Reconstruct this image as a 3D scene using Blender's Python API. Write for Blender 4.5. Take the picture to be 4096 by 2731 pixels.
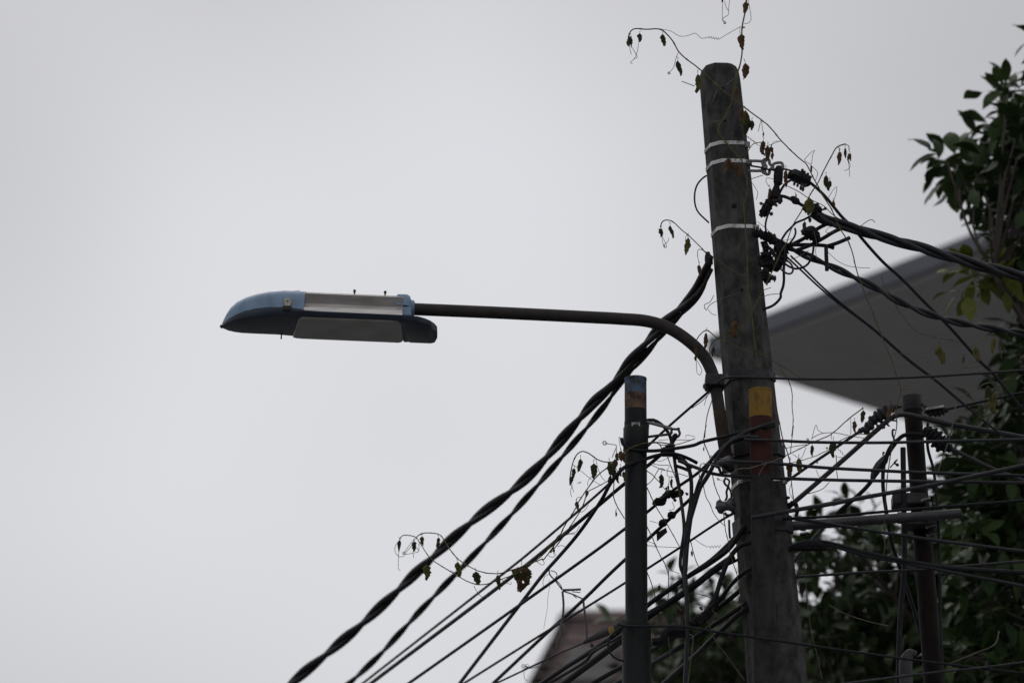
import bpy, math, random
import numpy as np
from mathutils import Vector, Matrix
for o in list(bpy.data.objects): bpy.data.objects.remove(o)
random.seed(7); RNG = np.random.default_rng(7)
SC = bpy.context.scene; COL = SC.collection
R = math.radians
# ------------------------------------------------------------------ camera
F = 20000.0                       # focal length in photo pixels (4096 wide)
PITCH = R(18.0); CAMZ = 1.6
cam = bpy.data.cameras.new('camera'); camo = bpy.data.objects.new('camera', cam); COL.objects.link(camo)
camo.location = (0, 0, CAMZ); camo.rotation_euler = (R(90) + PITCH, 0, 0)
cam.sensor_fit = 'HORIZONTAL'; cam.sensor_width = 36.0; cam.lens = F / 4096 * 36.0
cam.clip_start = 0.1; cam.clip_end = 5000
cam.dof.use_dof = True; cam.dof.focus_distance = 19.9; cam.dof.aperture_fstop = 2.8; cam.dof.aperture_blades = 9
SC.camera = camo
# ------------------------------------------------------------------ sky and light
SUN_EL, SUN_AZ = R(52), R(-28)    # veiled sun ahead of the camera, to the left
w = bpy.data.worlds.new('World'); SC.world = w; w.use_nodes = True
nt = w.node_tree; nt.nodes.clear()
N = nt.nodes.new; L = nt.links.new
out = N('ShaderNodeOutputWorld'); bg = N('ShaderNodeBackground'); bg.inputs[1].default_value = 0.1
sky = N('ShaderNodeTexSky'); sky.sky_type = 'NISHITA'; sky.sun_disc = False
sky.sun_elevation = SUN_EL; sky.sun_rotation = SUN_AZ; sky.dust_density = 4.0
tc = N('ShaderNodeTexCoord'); mp = N('ShaderNodeMapping')
mp.inputs['Rotation'].default_value = (-2.3277, -1.2867, -0.2125)
nz = N('ShaderNodeTexNoise'); nz.inputs['Scale'].default_value = 5.0; nz.inputs['Detail'].default_value = 2.0; nz.inputs['Roughness'].default_value = 0.4
cr = N('ShaderNodeMapRange'); cr.clamp = False          # cloud cover: soft broad lighter and darker patches
for i, v in enumerate((0.0, 1.0, 0.218, 0.920)): cr.inputs[i + 1].default_value = v
ml = N('ShaderNodeVectorMath'); ml.operation = 'SCALE'; ml.inputs[0].default_value = (9.95, 9.98, 10.42)
mx = N('ShaderNodeMix'); mx.data_type = 'RGBA'; mx.inputs[0].default_value = 0.95
L(tc.outputs['Generated'], mp.inputs[0]); L(mp.outputs[0], nz.inputs['Vector']); L(nz.outputs['Fac'], cr.inputs[0])
L(cr.outputs[0], ml.inputs['Scale']); L(sky.outputs[0], mx.inputs[6]); L(ml.outputs[0], mx.inputs[7])
L(mx.outputs[2], bg.inputs[0]); L(bg.outputs[0], out.inputs[0])
sl = bpy.data.lights.new('sun', 'SUN'); sl.energy = 0.5; sl.angle = R(40); sl.color = (1, 0.97, 0.93)
so = bpy.data.objects.new('sun', sl); COL.objects.link(so)
sd = Vector((math.sin(SUN_AZ) * math.cos(SUN_EL), math.cos(SUN_AZ) * math.cos(SUN_EL), math.sin(SUN_EL)))
so.rotation_euler = (-sd).to_track_quat('-Z', 'Y').to_euler(); so.location = (0, 0, 30)
SC.view_settings.view_transform = 'Standard'; SC.view_settings.look = 'None'
SC.view_settings.exposure = 0.0; SC.view_settings.gamma = 1.0; SC.view_settings.use_curve_mapping = False
SC.render.engine = 'CYCLES'; SC.cycles.use_denoising = True; SC.cycles.max_bounces = 6
# ------------------------------------------------------------------ pixel <-> world
CP, SP = math.cos(PITCH), math.sin(PITCH)
def ray(x, y):
    a = (x - 2048) / F; b = -(y - 1365.5) / F
    return np.array([a, CP - b * SP, SP + b * CP])
def at(x, y, Y):
    d = ray(x, y); return np.array([0, 0, CAMZ]) + d * (Y / d[1])
def mpp(x, y, Y): return (Y / ray(x, y)[1]) / F        # metres per photo pixel there
FR = {'P': (0, 0, 1), 'D': (0, 0, 2352 / 4096), 'Z1': (850, 1080, 2.476), 'Z2': (2450, 0, 2.24), 'Z3': (2700, 550, 2.614), 'Z4': (3300, 300, 1.742),
      'Z5': (2400, 1150, 2.614), 'Z6': (2400, 1700, 2.614), 'Z7': (2800, 1400, 2.24), 'Z8': (3300, 1450, 2.24),
      'B1': (1500, 2050, 2.302), 'B2': (2100, 1700, 2.614), 'B3': (2000, 2250, 3.26), 'B4': (2500, 2050, 2.3025),
      'B5': (3100, 1950, 2.008), 'B6': (1000, 1600, 1.387), 'C1': (2550, 830, 5.226), 'C2': (2780, 1680, 3.135),
      'C3': (2480, 1660, 5.227), 'C4': (3000, 880, 5.227), 'C5': (3500, 1100, 2.614), 'C6': (3600, 0, 2.24)}
def path(*segs):
    """path('Z3', [(x, y), ...], 'Z4', [...]) -> points in photo pixels"""
    res = []
    for t, pts in zip(segs[::2], segs[1::2]):
        ox, oy, s = FR[t]
        res += [(ox + x / s, oy + y / s) for x, y in pts]
    return res
def catmull(P, step):
    P = np.array(P, float)
    if len(P) == 2:
        n = max(2, int(np.linalg.norm(P[1] - P[0]) / step) + 1)
        return P[0] + (P[1] - P[0]) * np.linspace(0, 1, n)[:, None]
    Q = np.vstack([2 * P[0] - P[1], P, 2 * P[-1] - P[-2]]); o = []
    for i in range(1, len(Q) - 2):
        p0, p1, p2, p3 = Q[i - 1:i + 3]
        n = max(2, int(np.linalg.norm(p2 - p1) / step))
        # centripetal form keeps uneven spacing free of loops
        t0 = 0; t1 = t0 + max(1e-6, np.linalg.norm(p1 - p0)) ** .5; t2 = t1 + max(1e-6, np.linalg.norm(p2 - p1)) ** .5; t3 = t2 + max(1e-6, np.linalg.norm(p3 - p2)) ** .5
        for t in np.linspace(t1, t2, n, endpoint=False):
            a1 = (t1 - t) / (t1 - t0) * p0 + (t - t0) / (t1 - t0) * p1
            a2 = (t2 - t) / (t2 - t1) * p1 + (t - t1) / (t2 - t1) * p2
            a3 = (t3 - t) / (t3 - t2) * p2 + (t - t2) / (t3 - t2) * p3
            b1 = (t2 - t) / (t2 - t0) * a1 + (t - t0) / (t2 - t0) * a2
            b2 = (t3 - t) / (t3 - t1) * a2 + (t - t1) / (t3 - t1) * a3
            o.append((t2 - t) / (t2 - t1) * b1 + (t - t1) / (t2 - t1) * b2)
    o.append(P[-1]); return np.array(o)
def lift(pp, Y, step=14, ext=(0, 0)):
    """photo path -> smooth world path; Y = (start, ..., end) depths spread along it; ext = metres added past the ends"""
    q = catmull(pp, step)
    s = np.concatenate([[0], np.cumsum(np.linalg.norm(np.diff(q, axis=0), axis=1))]); s /= s[-1]
    Y = np.atleast_1d(np.array(Y, float)); Y = np.interp(s, np.linspace(0, 1, len(Y)), Y) if len(Y) > 1 else np.full(len(s), Y[0])
    W = np.array([at(x, y, yy) for (x, y), yy in zip(q, Y)])
    sc = np.array([mpp(x, y, yy) for (x, y), yy in zip(q, Y)])
    if ext[0]:
        d = W[0] - W[min(3, len(W) - 1)]; d /= np.linalg.norm(d); W = np.vstack([W[0] + d * ext[0], W]); sc = np.concatenate([[sc[0]], sc])
    if ext[1]:
        d = W[-1] - W[-min(4, len(W))]; d /= np.linalg.norm(d); W = np.vstack([W, W[-1] + d * ext[1]]); sc = np.concatenate([sc, [sc[-1]]])
    return W, sc
# ------------------------------------------------------------------ mesh helpers
def frames(P):
    T = np.gradient(P, axis=0); T /= np.maximum(1e-9, np.linalg.norm(T, axis=1))[:, None]
    n = np.cross(T[0], [0, 0, 1]);
    if np.linalg.norm(n) < 1e-3: n = np.cross(T[0], [0, 1, 0])
    n /= np.linalg.norm(n); A = []
    for t in T:
        n = n - t * np.dot(n, t); n /= np.linalg.norm(n); A.append(n.copy())
    A = np.array(A); return T, A, np.cross(T, A)
def tube(P, r, seg=8, flat=1.0):
    P = np.asarray(P, float); r = np.broadcast_to(np.asarray(r, float), (len(P),))
    T, A, B = frames(P)
    a = np.linspace(0, 2 * math.pi, seg, endpoint=False)
    V = (P[:, None] + r[:, None, None] * (np.cos(a)[None, :, None] * A[:, None] * flat + np.sin(a)[None, :, None] * B[:, None])).reshape(-1, 3)
    Fc = [(i * seg + j, i * seg + (j + 1) % seg, (i + 1) * seg + (j + 1) % seg, (i + 1) * seg + j) for i in range(len(P) - 1) for j in range(seg)]
    Fc += [tuple(range(seg))[::-1], tuple((len(P) - 1) * seg + j for j in range(seg))]
    return V, Fc
def box(c, s, M=None):
    V = np.array([(x, y, z) for x in (-.5, .5) for y in (-.5, .5) for z in (-.5, .5)]) * np.array(s)
    if M is not None: V = V @ np.array(M).T
    return V + np.array(c), [(0, 1, 3, 2), (4, 6, 7, 5), (0, 4, 5, 1), (2, 3, 7, 6), (0, 2, 6, 4), (1, 5, 7, 3)]
def loft(rings, cap=True):
    n = len(rings[0]); V = np.vstack(rings)
    Fc = [(i * n + j, i * n + (j + 1) % n, (i + 1) * n + (j + 1) % n, (i + 1) * n + j) for i in range(len(rings) - 1) for j in range(n)]
    if cap: Fc += [tuple(range(n))[::-1], tuple((len(rings) - 1) * n + j for j in range(n))]
    return V, Fc
def join(*gs):
    V, Fc, k = [], [], 0
    for v, f in gs:
        V.append(v); Fc += [tuple(i + k for i in q) for q in f]; k += len(v)
    return np.vstack(V), Fc
def obj(name, geo, mat, parent=None, smooth=True, bevel=0, sharp=None, origin=None):
    V, Fc = geo; V = np.asarray(V)
    o0 = np.asarray(V[0] if origin is None else origin, float)
    me = bpy.data.meshes.new(name); me.from_pydata((V - o0).tolist(), [], Fc); me.validate(); me.update()
    me.polygons.foreach_set('use_smooth', [smooth] * len(me.polygons))
    me.materials.append(mat)
    if smooth and sharp: me.set_sharp_from_angle(angle=R(sharp))
    o = bpy.data.objects.new(name, me); COL.objects.link(o); o.location = o0
    if parent is not None: adopt(o, parent)
    if bevel:
        b = o.modifiers.new('bevel', 'BEVEL'); b.width = bevel; b.segments = 2; b.limit_method = 'ANGLE'
    return o
def adopt(o, parent):
    # every object keeps its own world matrix: the inverse of the parent's world matrix is stored with it
    o.parent = parent; o.matrix_parent_inverse = world_of(parent).inverted()
def world_of(o):
    M = Matrix.LocRotScale(o.location, o.rotation_euler, o.scale)
    if o.parent is not None: M = world_of(o.parent) @ o.matrix_parent_inverse @ M
    return M
def thing(name, label, cat, loc, group=None):
    o = bpy.data.objects.new(name, None); COL.objects.link(o); o.location = loc; o.empty_display_size = .1
    return tag(o, label, cat, group)
def tag(o, label, cat, group=None, kind=None):
    if label: o['label'] = label
    if cat: o['category'] = cat
    if group: o['group'] = group
    if kind: o['kind'] = kind
    return o
# ------------------------------------------------------------------ materials
def mat(name, c, rough=.6, metal=0., var=.25, scale=30., c2=None, bump=0., stretch=(1, 1, 1), spec=.5, trans=0., coat=0., pos=(.35, .65)):
    m = bpy.data.materials.new(name); m.use_nodes = True; t = m.node_tree; b = t.nodes['Principled BSDF']
    b.inputs['Roughness'].default_value = rough; b.inputs['Metallic'].default_value = metal
    b.inputs['Specular IOR Level'].default_value = spec; b.inputs['Coat Weight'].default_value = coat
    tcn = t.nodes.new('ShaderNodeTexCoord'); mpn = t.nodes.new('ShaderNodeMapping'); mpn.inputs['Scale'].default_value = stretch
    n = t.nodes.new('ShaderNodeTexNoise'); n.inputs['Scale'].default_value = scale; n.inputs['Detail'].default_value = 6; n.inputs['Roughness'].default_value = .65
    rp = t.nodes.new('ShaderNodeValToRGB')
    lo = c2 if c2 else tuple(v * (1 - var) for v in c); hi = c if c2 else tuple(min(1, v * (1 + var)) for v in c)
    rp.color_ramp.elements[0].position = pos[0]; rp.color_ramp.elements[0].color = (*lo, 1)
    rp.color_ramp.elements[1].position = pos[1]; rp.color_ramp.elements[1].color = (*hi, 1)
    t.links.new(tcn.outputs['Object'], mpn.inputs[0]); t.links.new(mpn.outputs[0], n.inputs['Vector'])
    t.links.new(n.outputs['Fac'], rp.inputs[0]); t.links.new(rp.outputs[0], b.inputs['Base Color'])
    if bump:
        bn = t.nodes.new('ShaderNodeBump'); bn.inputs['Strength'].default_value = bump; bn.inputs['Distance'].default_value = .004
        t.links.new(n.outputs['Fac'], bn.inputs['Height']); t.links.new(bn.outputs[0], b.inputs['Normal'])
    if trans:
        tr = t.nodes.new('ShaderNodeBsdfTranslucent'); ms = t.nodes.new('ShaderNodeMixShader'); ms.inputs[0].default_value = trans
        t.links.new(rp.outputs[0], tr.inputs[0]); t.links.new(b.outputs[0], ms.inputs[1]); t.links.new(tr.outputs[0], ms.inputs[2])
        t.links.new(ms.outputs[0], t.nodes['Material Output'].inputs[0])
    return m
M_conc = mat('stained_concrete', (.088, .086, .082), .95, c2=(.029, .030, .030), scale=17, bump=.8, stretch=(1.3, 1.3, .75), spec=.1)
M_rub = mat('black_cable_sheath', (.021, .022, .025), .6, c2=(.010, .011, .013), scale=22, spec=.16)
M_rub2 = mat('dusty_grey_cable_sheath', (.032, .033, .037), .5, c2=(.016, .017, .020), scale=22, spec=.25)
M_plast = mat('black_plastic', (.011, .011, .013), .6, var=.3, scale=60, bump=.2, spec=.16)
M_strap = mat('stainless_strap', (.38, .38, .37), .24, 1., c2=(.075, .07, .066), scale=13, pos=(.40, .56))
M_alu = mat('cast_aluminium', (.17, .17, .175), .5, .6, var=.2, scale=40, bump=.2)
M_dsteel = mat('dark_galvanised_steel', (.040, .040, .042), .6, .3, var=.4, scale=25, bump=.3, spec=.2)
M_pipe = mat('weathered_arm_pipe', (.040, .033, .030), .65, .1, c2=(.024, .022, .021), scale=22, bump=.2, spec=.25)
M_rust = mat('rusty_pipe', (.062, .042, .030), .8, .1, c2=(.030, .024, .020), scale=16, bump=.4, spec=.15)
M_dpole = mat('dark_painted_steel_pole', (.020, .022, .022), .6, .1, c2=(.008, .009, .009), scale=12, bump=.3, stretch=(1, 1, .4), spec=.2)
M_redpole = mat('dark_red_brown_steel', (.018, .011, .010), .7, 0, c2=(.008, .006, .006), scale=14, bump=.3, spec=.12)
M_mpipe = mat('stained_grey_pipe', (.046, .045, .043), .85, c2=(.020, .020, .020), scale=19, bump=.5, stretch=(1.2, 1.2, .8), spec=.1)
M_bpaint = mat('faded_blue_paint', (.080, .115, .180), .75, c2=(.040, .044, .044), scale=26, bump=.3, pos=(.40, .55), spec=.2)
M_tan = mat('rust_tan_paint', (.150, .098, .064), .85, c2=(.045, .034, .027), scale=26, bump=.4, pos=(.38, .58), spec=.15)
M_yel = mat('ochre_yellow_paint', (.215, .122, .022), .7, c2=(.105, .066, .024), scale=26, bump=.3, stretch=(1, 1, .5), pos=(.33, .50), spec=.2)
M_red = mat('oxide_red_paint', (.055, .017, .015), .75, c2=(.028, .015, .014), scale=22, bump=.3, pos=(.35, .55), spec=.15)
M_lblue = mat('lamp_blue_paint', (.195, .290, .405), .45, c2=(.115, .180, .265), scale=16, spec=.45, stretch=(1.4, 1.4, .45), pos=(.28, .60), bump=.08)
M_navy = mat('lamp_navy_paint', (.018, .028, .048), .4, var=.2, scale=10)
M_extr = mat('extruded_aluminium', (.72, .69, .67), .33, .85, c2=(.50, .47, .44), scale=9, stretch=(.6, 5, 5))
M_lens = mat('dusty_lamp_lens', (.38, .37, .35), .35, c2=(.27, .26, .24), scale=9, spec=.5)
M_zinc = mat('zinc_latch', (.36, .33, .29), .5, .6, var=.25, scale=60)
M_porc = mat('grey_porcelain', (.060, .060, .066), .3, var=.25, scale=20, spec=.5)
M_tagm = mat('dark_red_tag_plastic', (.020, .008, .008), .6, var=.3, scale=20, spec=.2)
M_tie = mat('yellow_tape', (.20, .12, .02), .6, var=.2, scale=40)
M_stem = mat('vine_stem', (.120, .112, .042), .8, c2=(.058, .056, .028), scale=30, spec=.2)
M_tend = mat('vine_tendril', (.110, .100, .075), .8, var=.3, scale=30)
M_vg = mat('wilted_green_leaf', (.050, .058, .026), .8, spec=.15, c2=(.024, .030, .015), scale=40, trans=.22, bump=.4)
M_vb = mat('withered_brown_leaf', (.120, .074, .040), .85, spec=.15, c2=(.045, .030, .019), scale=40, trans=.22, bump=.4)
M_vy = mat('yellowing_leaf', (.120, .110, .032), .8, spec=.15, c2=(.052, .054, .022), scale=40, trans=.25, bump=.4)
M_lf = mat('glossy_green_leaf', (.042, .072, .020), .5, c2=(.024, .044, .013), scale=9, trans=.14, spec=.18)
M_lf2 = mat('dark_green_leaf', (.026, .046, .015), .5, c2=(.014, .028, .010), scale=9, trans=.12, spec=.12)
M_lfy = mat('yellow_green_leaf', (.130, .140, .022), .5, c2=(.070, .090, .018), scale=9, trans=.25, spec=.2)
M_bark = mat('tree_bark', (.060, .048, .038), .9, c2=(.030, .025, .020), scale=12, bump=.6, stretch=(1, 1, .3))
M_soff = mat('grey_soffit', (.60, .595, .60), .85, var=.06, scale=1.5)
M_fasc = mat('blue_grey_fascia', (.115, .122, .145), .7, var=.1, scale=2)
M_wall = mat('cream_render', (.42, .40, .36), .9, var=.1, scale=2)
M_gwall = mat('grey_render', (.085, .084, .083), .9, var=.25, scale=3)
M_tile = mat('pink_brown_roof_tile', (.235, .170, .158), .85, c2=(.105, .080, .077), scale=4, bump=.3)
M_glass = mat('window_glass', (.03, .035, .04), .08, var=.1, scale=2, spec=.8)
M_dry = mat('dry_grey_strip', (.105, .105, .105), .8, var=.35, scale=30)
M_grd = mat('ground_paving', (.100, .100, .100), .95, var=.25, scale=3, bump=.3)
M_holeshade = mat('hole_shade_black', (.008, .008, .008), .95, var=.2)
# ------------------------------------------------------------------ setting
g = obj('ground', (np.array([(-1500, -1500, 0), (1500, -1500, 0), (1500, 1500, 0), (-1500, 1500, 0)], float), [(0, 1, 2, 3)]), M_grd, smooth=False, origin=(0, 0, 0)); g['kind'] = 'structure'
# ------------------------------------------------------------------ far buildings
def unit(v): return v / np.linalg.norm(v)
def plane_at(x, y, z):
    d = ray(x, y); return np.array([0, 0, CAMZ]) + d * ((z - CAMZ) / d[2])
C0 = at(2846, 1436, 50.0); HZ = C0[2]
E1 = unit(plane_at(4017, 985, HZ) - C0); E2 = unit(plane_at(3500, 1640, HZ) - C0)
bld = thing('concrete_building', 'grey building behind the trees with a wide flat roof overhang and bluish fascia', 'building', (C0 + E1 * 9 + E2 * 9) * [1, 1, 0])
def prism(poly, z0, z1):
    n = len(poly); lo = [(*p[:2], z0) for p in poly]; hi = [(*p[:2], z1) for p in poly]
    return loft([np.array(lo), np.array(hi)])
quad = lambda a, b, c, d: [C0 + E1 * a + E2 * c, C0 + E1 * b + E2 * c, C0 + E1 * b + E2 * d, C0 + E1 * a + E2 * d]
obj('soffit', prism(quad(.03, 18, .03, 18), HZ, HZ + .10), M_soff, bld, False)
obj('roof', prism(quad(-.02, 18.1, -.02, 18.1), HZ + .101, HZ + .235), M_fasc, bld, False)
obj('fascia', prism(quad(0, 18.05, -.06, -.021), HZ + .03, HZ + .225), M_fasc, bld, False)
obj('fascia', prism(quad(-.06, -.021, 0, 18.05), HZ + .03, HZ + .225), M_fasc, bld, False)
wl = obj('wall', prism(quad(4, 17, 4, 17), 0, HZ - .002), M_wall, bld, False)
for k in range(5):
    for i in range(4):
        p = C0 + E1 * (5.5 + 3 * i) + E2 * 3.98
        Mr = np.array([E1, E2, [0, 0, 1]]).T
        wn = obj('window', box((*p[:2], 2.6 + k * 3.2), (1.5, .10, 1.6), Mr), M_zinc, bld, False)
        obj('pane', box((*(p - E2 * .03)[:2], 2.6 + k * 3.2), (1.36, .08, 1.46), Mr), M_glass, wn, False)
# tiled house, only the end of its roof shows above the cables
YH = 58.0
rl = at(2266, 2476, YH); zr = rl[2]; eav = zr - 1.7
house = thing('tiled_roof_house', 'house with a pink brown tiled roof showing blurred under the cables at the bottom', 'house', (rl[0] + 4, YH, 0))
xl, xr = rl[0], rl[0] + 9.0
gx = at(2150, 2731, YH - 2)[0]
wlh = obj('wall', box(((gx + xr) / 2 + .35, YH, (eav - .2) / 2), (xr - gx - .9, 4.4, eav - .2)), M_gwall, house, False)
def slope(pts, t=.07):
    P = np.array(pts, float); n = unit(np.cross(P[1] - P[0], P[3] - P[0]))
    return loft([P, P + n * t])
eL = gx - .25
obj('roof', slope([(xl, YH, zr), (xr, YH, zr), (xr, YH - 3, eav - .35), (eL, YH - 3, eav - .35)]), M_tile, house, False)
obj('roof', slope([(xr, YH, zr), (xl, YH, zr), (eL, YH + 3, eav - .35), (xr, YH + 3, eav - .35)]), M_tile, house, False)
obj('hip_roof', slope([(xl, YH + .02, zr), (xl, YH - .02, zr), (eL, YH - 3, eav - .35), (eL, YH + 3, eav - .35)]), M_tile, house, False)
obj('gable_wall', slope([(xl + .05, YH - 1.1, zr - .62), (xl + .55, YH - 1.1, zr - .60), (xl + .50, YH - 2.0, zr - 1.25), (xl - .12, YH - 2.0, zr - 1.25)], .12), M_gwall, house, False)
obj('ridge_cap', tube(np.array([(xl - .03, YH, zr + .02), (xr, YH, zr + .02)]), .10), M_tile, house)
obj('hip_cap', tube(np.array([(xl - .02, YH - .02, zr), (xl - .08, YH - .35, zr - .28), (eL, YH - 3, eav - .3)]), .09), M_redpole, house)
for i in range(9):                                     # courses of roof tiles on the slope facing us
    f = (i + .5) / 9
    a = np.array([xl + (eL - xl) * f, YH - 3 * f, zr + (eav - .35 - zr) * f + .085])
    obj('tile_course', tube(np.array([a, [xr, a[1], a[2]]]), .035, 6), M_tile, house)
# ------------------------------------------------------------------ concrete pole
YP = 19.0
pt, pb = at(2874, 268, YP), at(3110, 2731, YP)
ax = unit(pb - pt); Lg = pt[2] / -ax[2]; pg = pt + ax * Lg
EX = unit(np.cross([0, 1, 0], ax)); EX = EX if EX[0] > 0 else -EX
EY = unit(np.cross(ax, EX)); EY = EY if EY[1] > 0 else -EY
def oct_pts(h, rot=R(15), ch=.42):
    b = .9; P = [(-1, -b + ch), (-1 + ch, -b), (1 - ch, -b), (1, -b + ch), (1, b - ch), (1 - ch, b), (-1 + ch, b), (-1, b - ch)]
    P = np.array(P); c, s_ = math.cos(rot), math.sin(rot); P = P @ np.array([[c, s_], [-s_, c]])
    return P / np.abs(P[:, 0]).max() * h
def pole_hw(d): return .0815 + .0138 * min(d, 2.6) + .0075 * max(0, d - 2.6)
def pole_ring(d, k=1.0, off=0.):
    P = oct_pts(pole_hw(max(d, 0)) * k + off); return pt + ax * d + P[:, :1] * EX + P[:, 1:] * EY
def pole_d(y):                                        # distance below the top for photo row y
    lo, hi = -.2, 4
    for _ in range(40):
        m = (lo + hi) / 2; p = pt + ax * m; d = p - [0, 0, CAMZ]
        yy = 1365.5 - F * (-SP * d[1] + CP * d[2]) / (CP * d[1] + SP * d[2])
        lo, hi = (m, hi) if yy < y else (lo, m)
    return m
pole = thing('concrete_pole', 'tall leaning weathered concrete utility pole with steel straps', 'utility pole', pg)
rings = [pole_ring(-.004, .05), pole_ring(-.002, .62), pole_ring(.008, .86), pole_ring(.03, .965), pole_ring(.07)] + [pole_ring(d) for d in np.linspace(.3, 3, 10)] + [pole_ring(Lg + .3)]
obj('shaft', loft(rings), M_conc, pole, True, sharp=35)
def band(name, y, h, m, th=.003, tilt=0):
    d = pole_d(y); P = []
    for dd, o in ((-h / 2, .0005), (-h / 2, th), (h / 2, th), (h / 2, .0005)): P.append(pole_ring(d + dd, 1, o))
    V, Fc = loft(P, False); n = 8; Fc += [(3 * n + j, 3 * n + (j + 1) % n, (j + 1) % n, j) for j in range(n)]
    return obj(name, (V, Fc), m, pole, False)
for y in (596, 668, 930, 1790, 1941):
    b_ = band('steel_strap', y, .0155, M_strap)
    d = pole_d(y); p = pole_ring(d, 1, .006)[2] * .35 + pole_ring(d, 1, .006)[3] * .65
    obj('buckle', box(p, (.022, .010, .026)), M_strap, b_, False, .002)
band('clamp_band', 1522, .034, M_dsteel, .008); band('clamp_band', 1812, .060, M_dsteel, .012); band('clamp_band', 2112, .070, M_dsteel, .010)
for x, y, r in ((2937, 822, 10), (2890, 353, 6), (2900, 482, 5), (2968, 1158, 6)):
    p = at(x, y, YP - pole_hw(pole_d(y)) * .885); obj('bolt_hole_shade', tube(np.array([p + [0, -.004, 0], p + [0, .02, 0]]), r * .001, 12), M_holeshade, pole)  # near-black plugs, the shade inside the bolt holes put in as colour
# ------------------------------------------------------------------ steel pipes
def pipe_vert(name, label, x, y, ybot_x, Y, pieces, cat='pole', mats=None):
    """stepped vertical pipe: pieces = [(photo row start, radius px, material)] ; goes down to the ground"""
    top = at(x, y, Y); low = at(ybot_x, 2731, Y); dr = unit(low - top); gl = top[2] / -dr[2]
    t = thing(name, label, cat, top + dr * gl)
    def D(yy):
        q = at(x, yy, Y); return (top[2] - q[2]) / -dr[2]
    for i, (y0, r, m) in enumerate(pieces):
        d0 = D(y0); d1 = D(pieces[i + 1][0]) if i + 1 < len(pieces) else gl + .2
        r *= .001; n = max(2, int((min(d1, 4) - d0) / .25))
        P = [top + dr * d for d in np.linspace(d0, d1, n + 1)]
        o = obj('pipe', tube(np.array(P), r, 24), m, t, True, sharp=40)
        if i == 0: obj('rim', tube(np.array([top - dr * .002, top + dr * .006]), r * 1.03, 24), m, t, True, sharp=40)
    return t, (lambda yy: top + dr * D(yy))
sp, spat = pipe_vert('steel_pole', 'dark round steel pole left of the concrete pole with blue and rust painted top', 2542, 1515, 2547, 18.9,
    [(1515, 43.5, M_bpaint), (1577, 43.6, M_tan), (1640, 43.7, M_dpole), (2500, 57, M_dpole)])
obj('strap', tube(np.array([spat(1687), spat(1708)]), .0452, 24), M_dpole, sp, True, sharp=40)
obj('strap_buckle', box(at(2543, 1697, 18.9 - .0445), (.034, .006, .018)), M_strap, sp, False, .0015)
obj('collar', tube(np.array([spat(1708), spat(1712), spat(1800), spat(1806)]), [.046, .049, .050, .046], 24), M_dpole, sp, True, sharp=40)
mp_, mpat = pipe_vert('marker_pipe', 'pipe with ochre yellow and red painted top fixed in front of the concrete pole', 3041, 1562, 3061, 18.80,
    [(1562, 45, M_yel), (1672, 44.8, M_red), (1905, 44.8, M_mpipe)])
rp, rpat = pipe_vert('thin_pole', 'thin blackish red steel pole standing among the leaves on the right', 3647, 1588, 3735, 19.25,
    [(1588, 39, M_redpole), (1640, 36, M_redpole), (2010, 39, M_redpole)])
obj('cap', tube(np.array([rpat(1584), rpat(1588), rpat(1640), rpat(1644)]), [.034, .041, .0415, .039], 20), M_dsteel, rp, True, sharp=40)
xp = thing('cross_pipe', 'pale grey galvanised pipe joining the concrete pole to the thin pole', 'pipe', at(3155, 2104, 18.98))
W, sc = lift(path('P', [(3090, 2108), (3842, 2053)]), (18.99, 19.10)); obj('pipe', tube(W, .0195, 20), mat('galvanised_pipe', (.080, .080, .084), .45, .4, c2=(.040, .040, .042), scale=14, spec=.3), xp, True, sharp=40)
for x in (3212, 3600, 3700): 
    q = at(x, 2108 - (x - 3090) * .0731, 19.0 + (x - 3090) / 752 * .11); obj('clamp_ring', tube(np.array([q - [.010, 0, 0], q + [.010, 0, 0]]), .0235, 20), M_dsteel, xp, True, sharp=40)
cb = thing('clamp_block', 'dark green steel clamp block above the pale pipe on the thin pole', 'clamp', at(3640, 2005, 19.2))
obj('plate', box(at(3635, 2004, 19.20), (.135, .10, .045)), M_dsteel, cb, False, .004)
obj('plate', box(at(3675, 2092, 19.20), (.135, .10, .040)), M_dsteel, cb, False, .004)
for x, y in ((3706, 1998), (3726, 2102), (3730, 2136)): obj('bolt', tube(np.array([at(x - 22, y + 6, 19.12), at(x + 16, y - 6, 19.12)]), .008, 8), M_strap, cb, True, sharp=40)
# ------------------------------------------------------------------ street lamp
LT = R(2.5)
lo_ = at(1300, 1298, 18.62); UX = np.array([math.cos(LT), 0, -math.sin(LT)]); UZ = np.array([math.sin(LT), 0, math.cos(LT)]); UY = np.array([0, 1., 0])
def lw(u, y, z): return lo_ + UX * u + UY * y + UZ * (z - (.026 * ((-.16 - u) / .245) ** 1.3 if u < -.16 else 0))
lamp = thing('street_lamp', 'blue street lamp with aluminium head on a long curved pipe arm', 'street lamp', at(2912, 1885, 18.87))
W, sc = lift(path('P', [(1600, 1234), (1646, 1236), (2000, 1251), (2350, 1268), (2480, 1275), (2591, 1285), (2675, 1312), (2760, 1368), (2819, 1430), (2848, 1490), (2860, 1534), (2891, 1740), (2914, 1885)]),
              (18.62, 18.70, 18.78, 18.86, 18.88, 18.88, 18.87, 18.86))
arm = obj('arm', tube(W, .0243, 20), M_pipe, lamp)
i0 = int(len(W) * .86); obj('rust_stain', tube(W[i0:-1], .0247, 20), M_rust, arm)
ac = obj('arm_clamp', box(at(2858, 1530, 18.87), (.075, .10, .045)), M_dsteel, lamp, False, .004)
obj('arm_clamp', box(at(2906, 1838, 18.90), (.055, .06, .04)), M_dsteel, lamp, False, .004)
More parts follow.
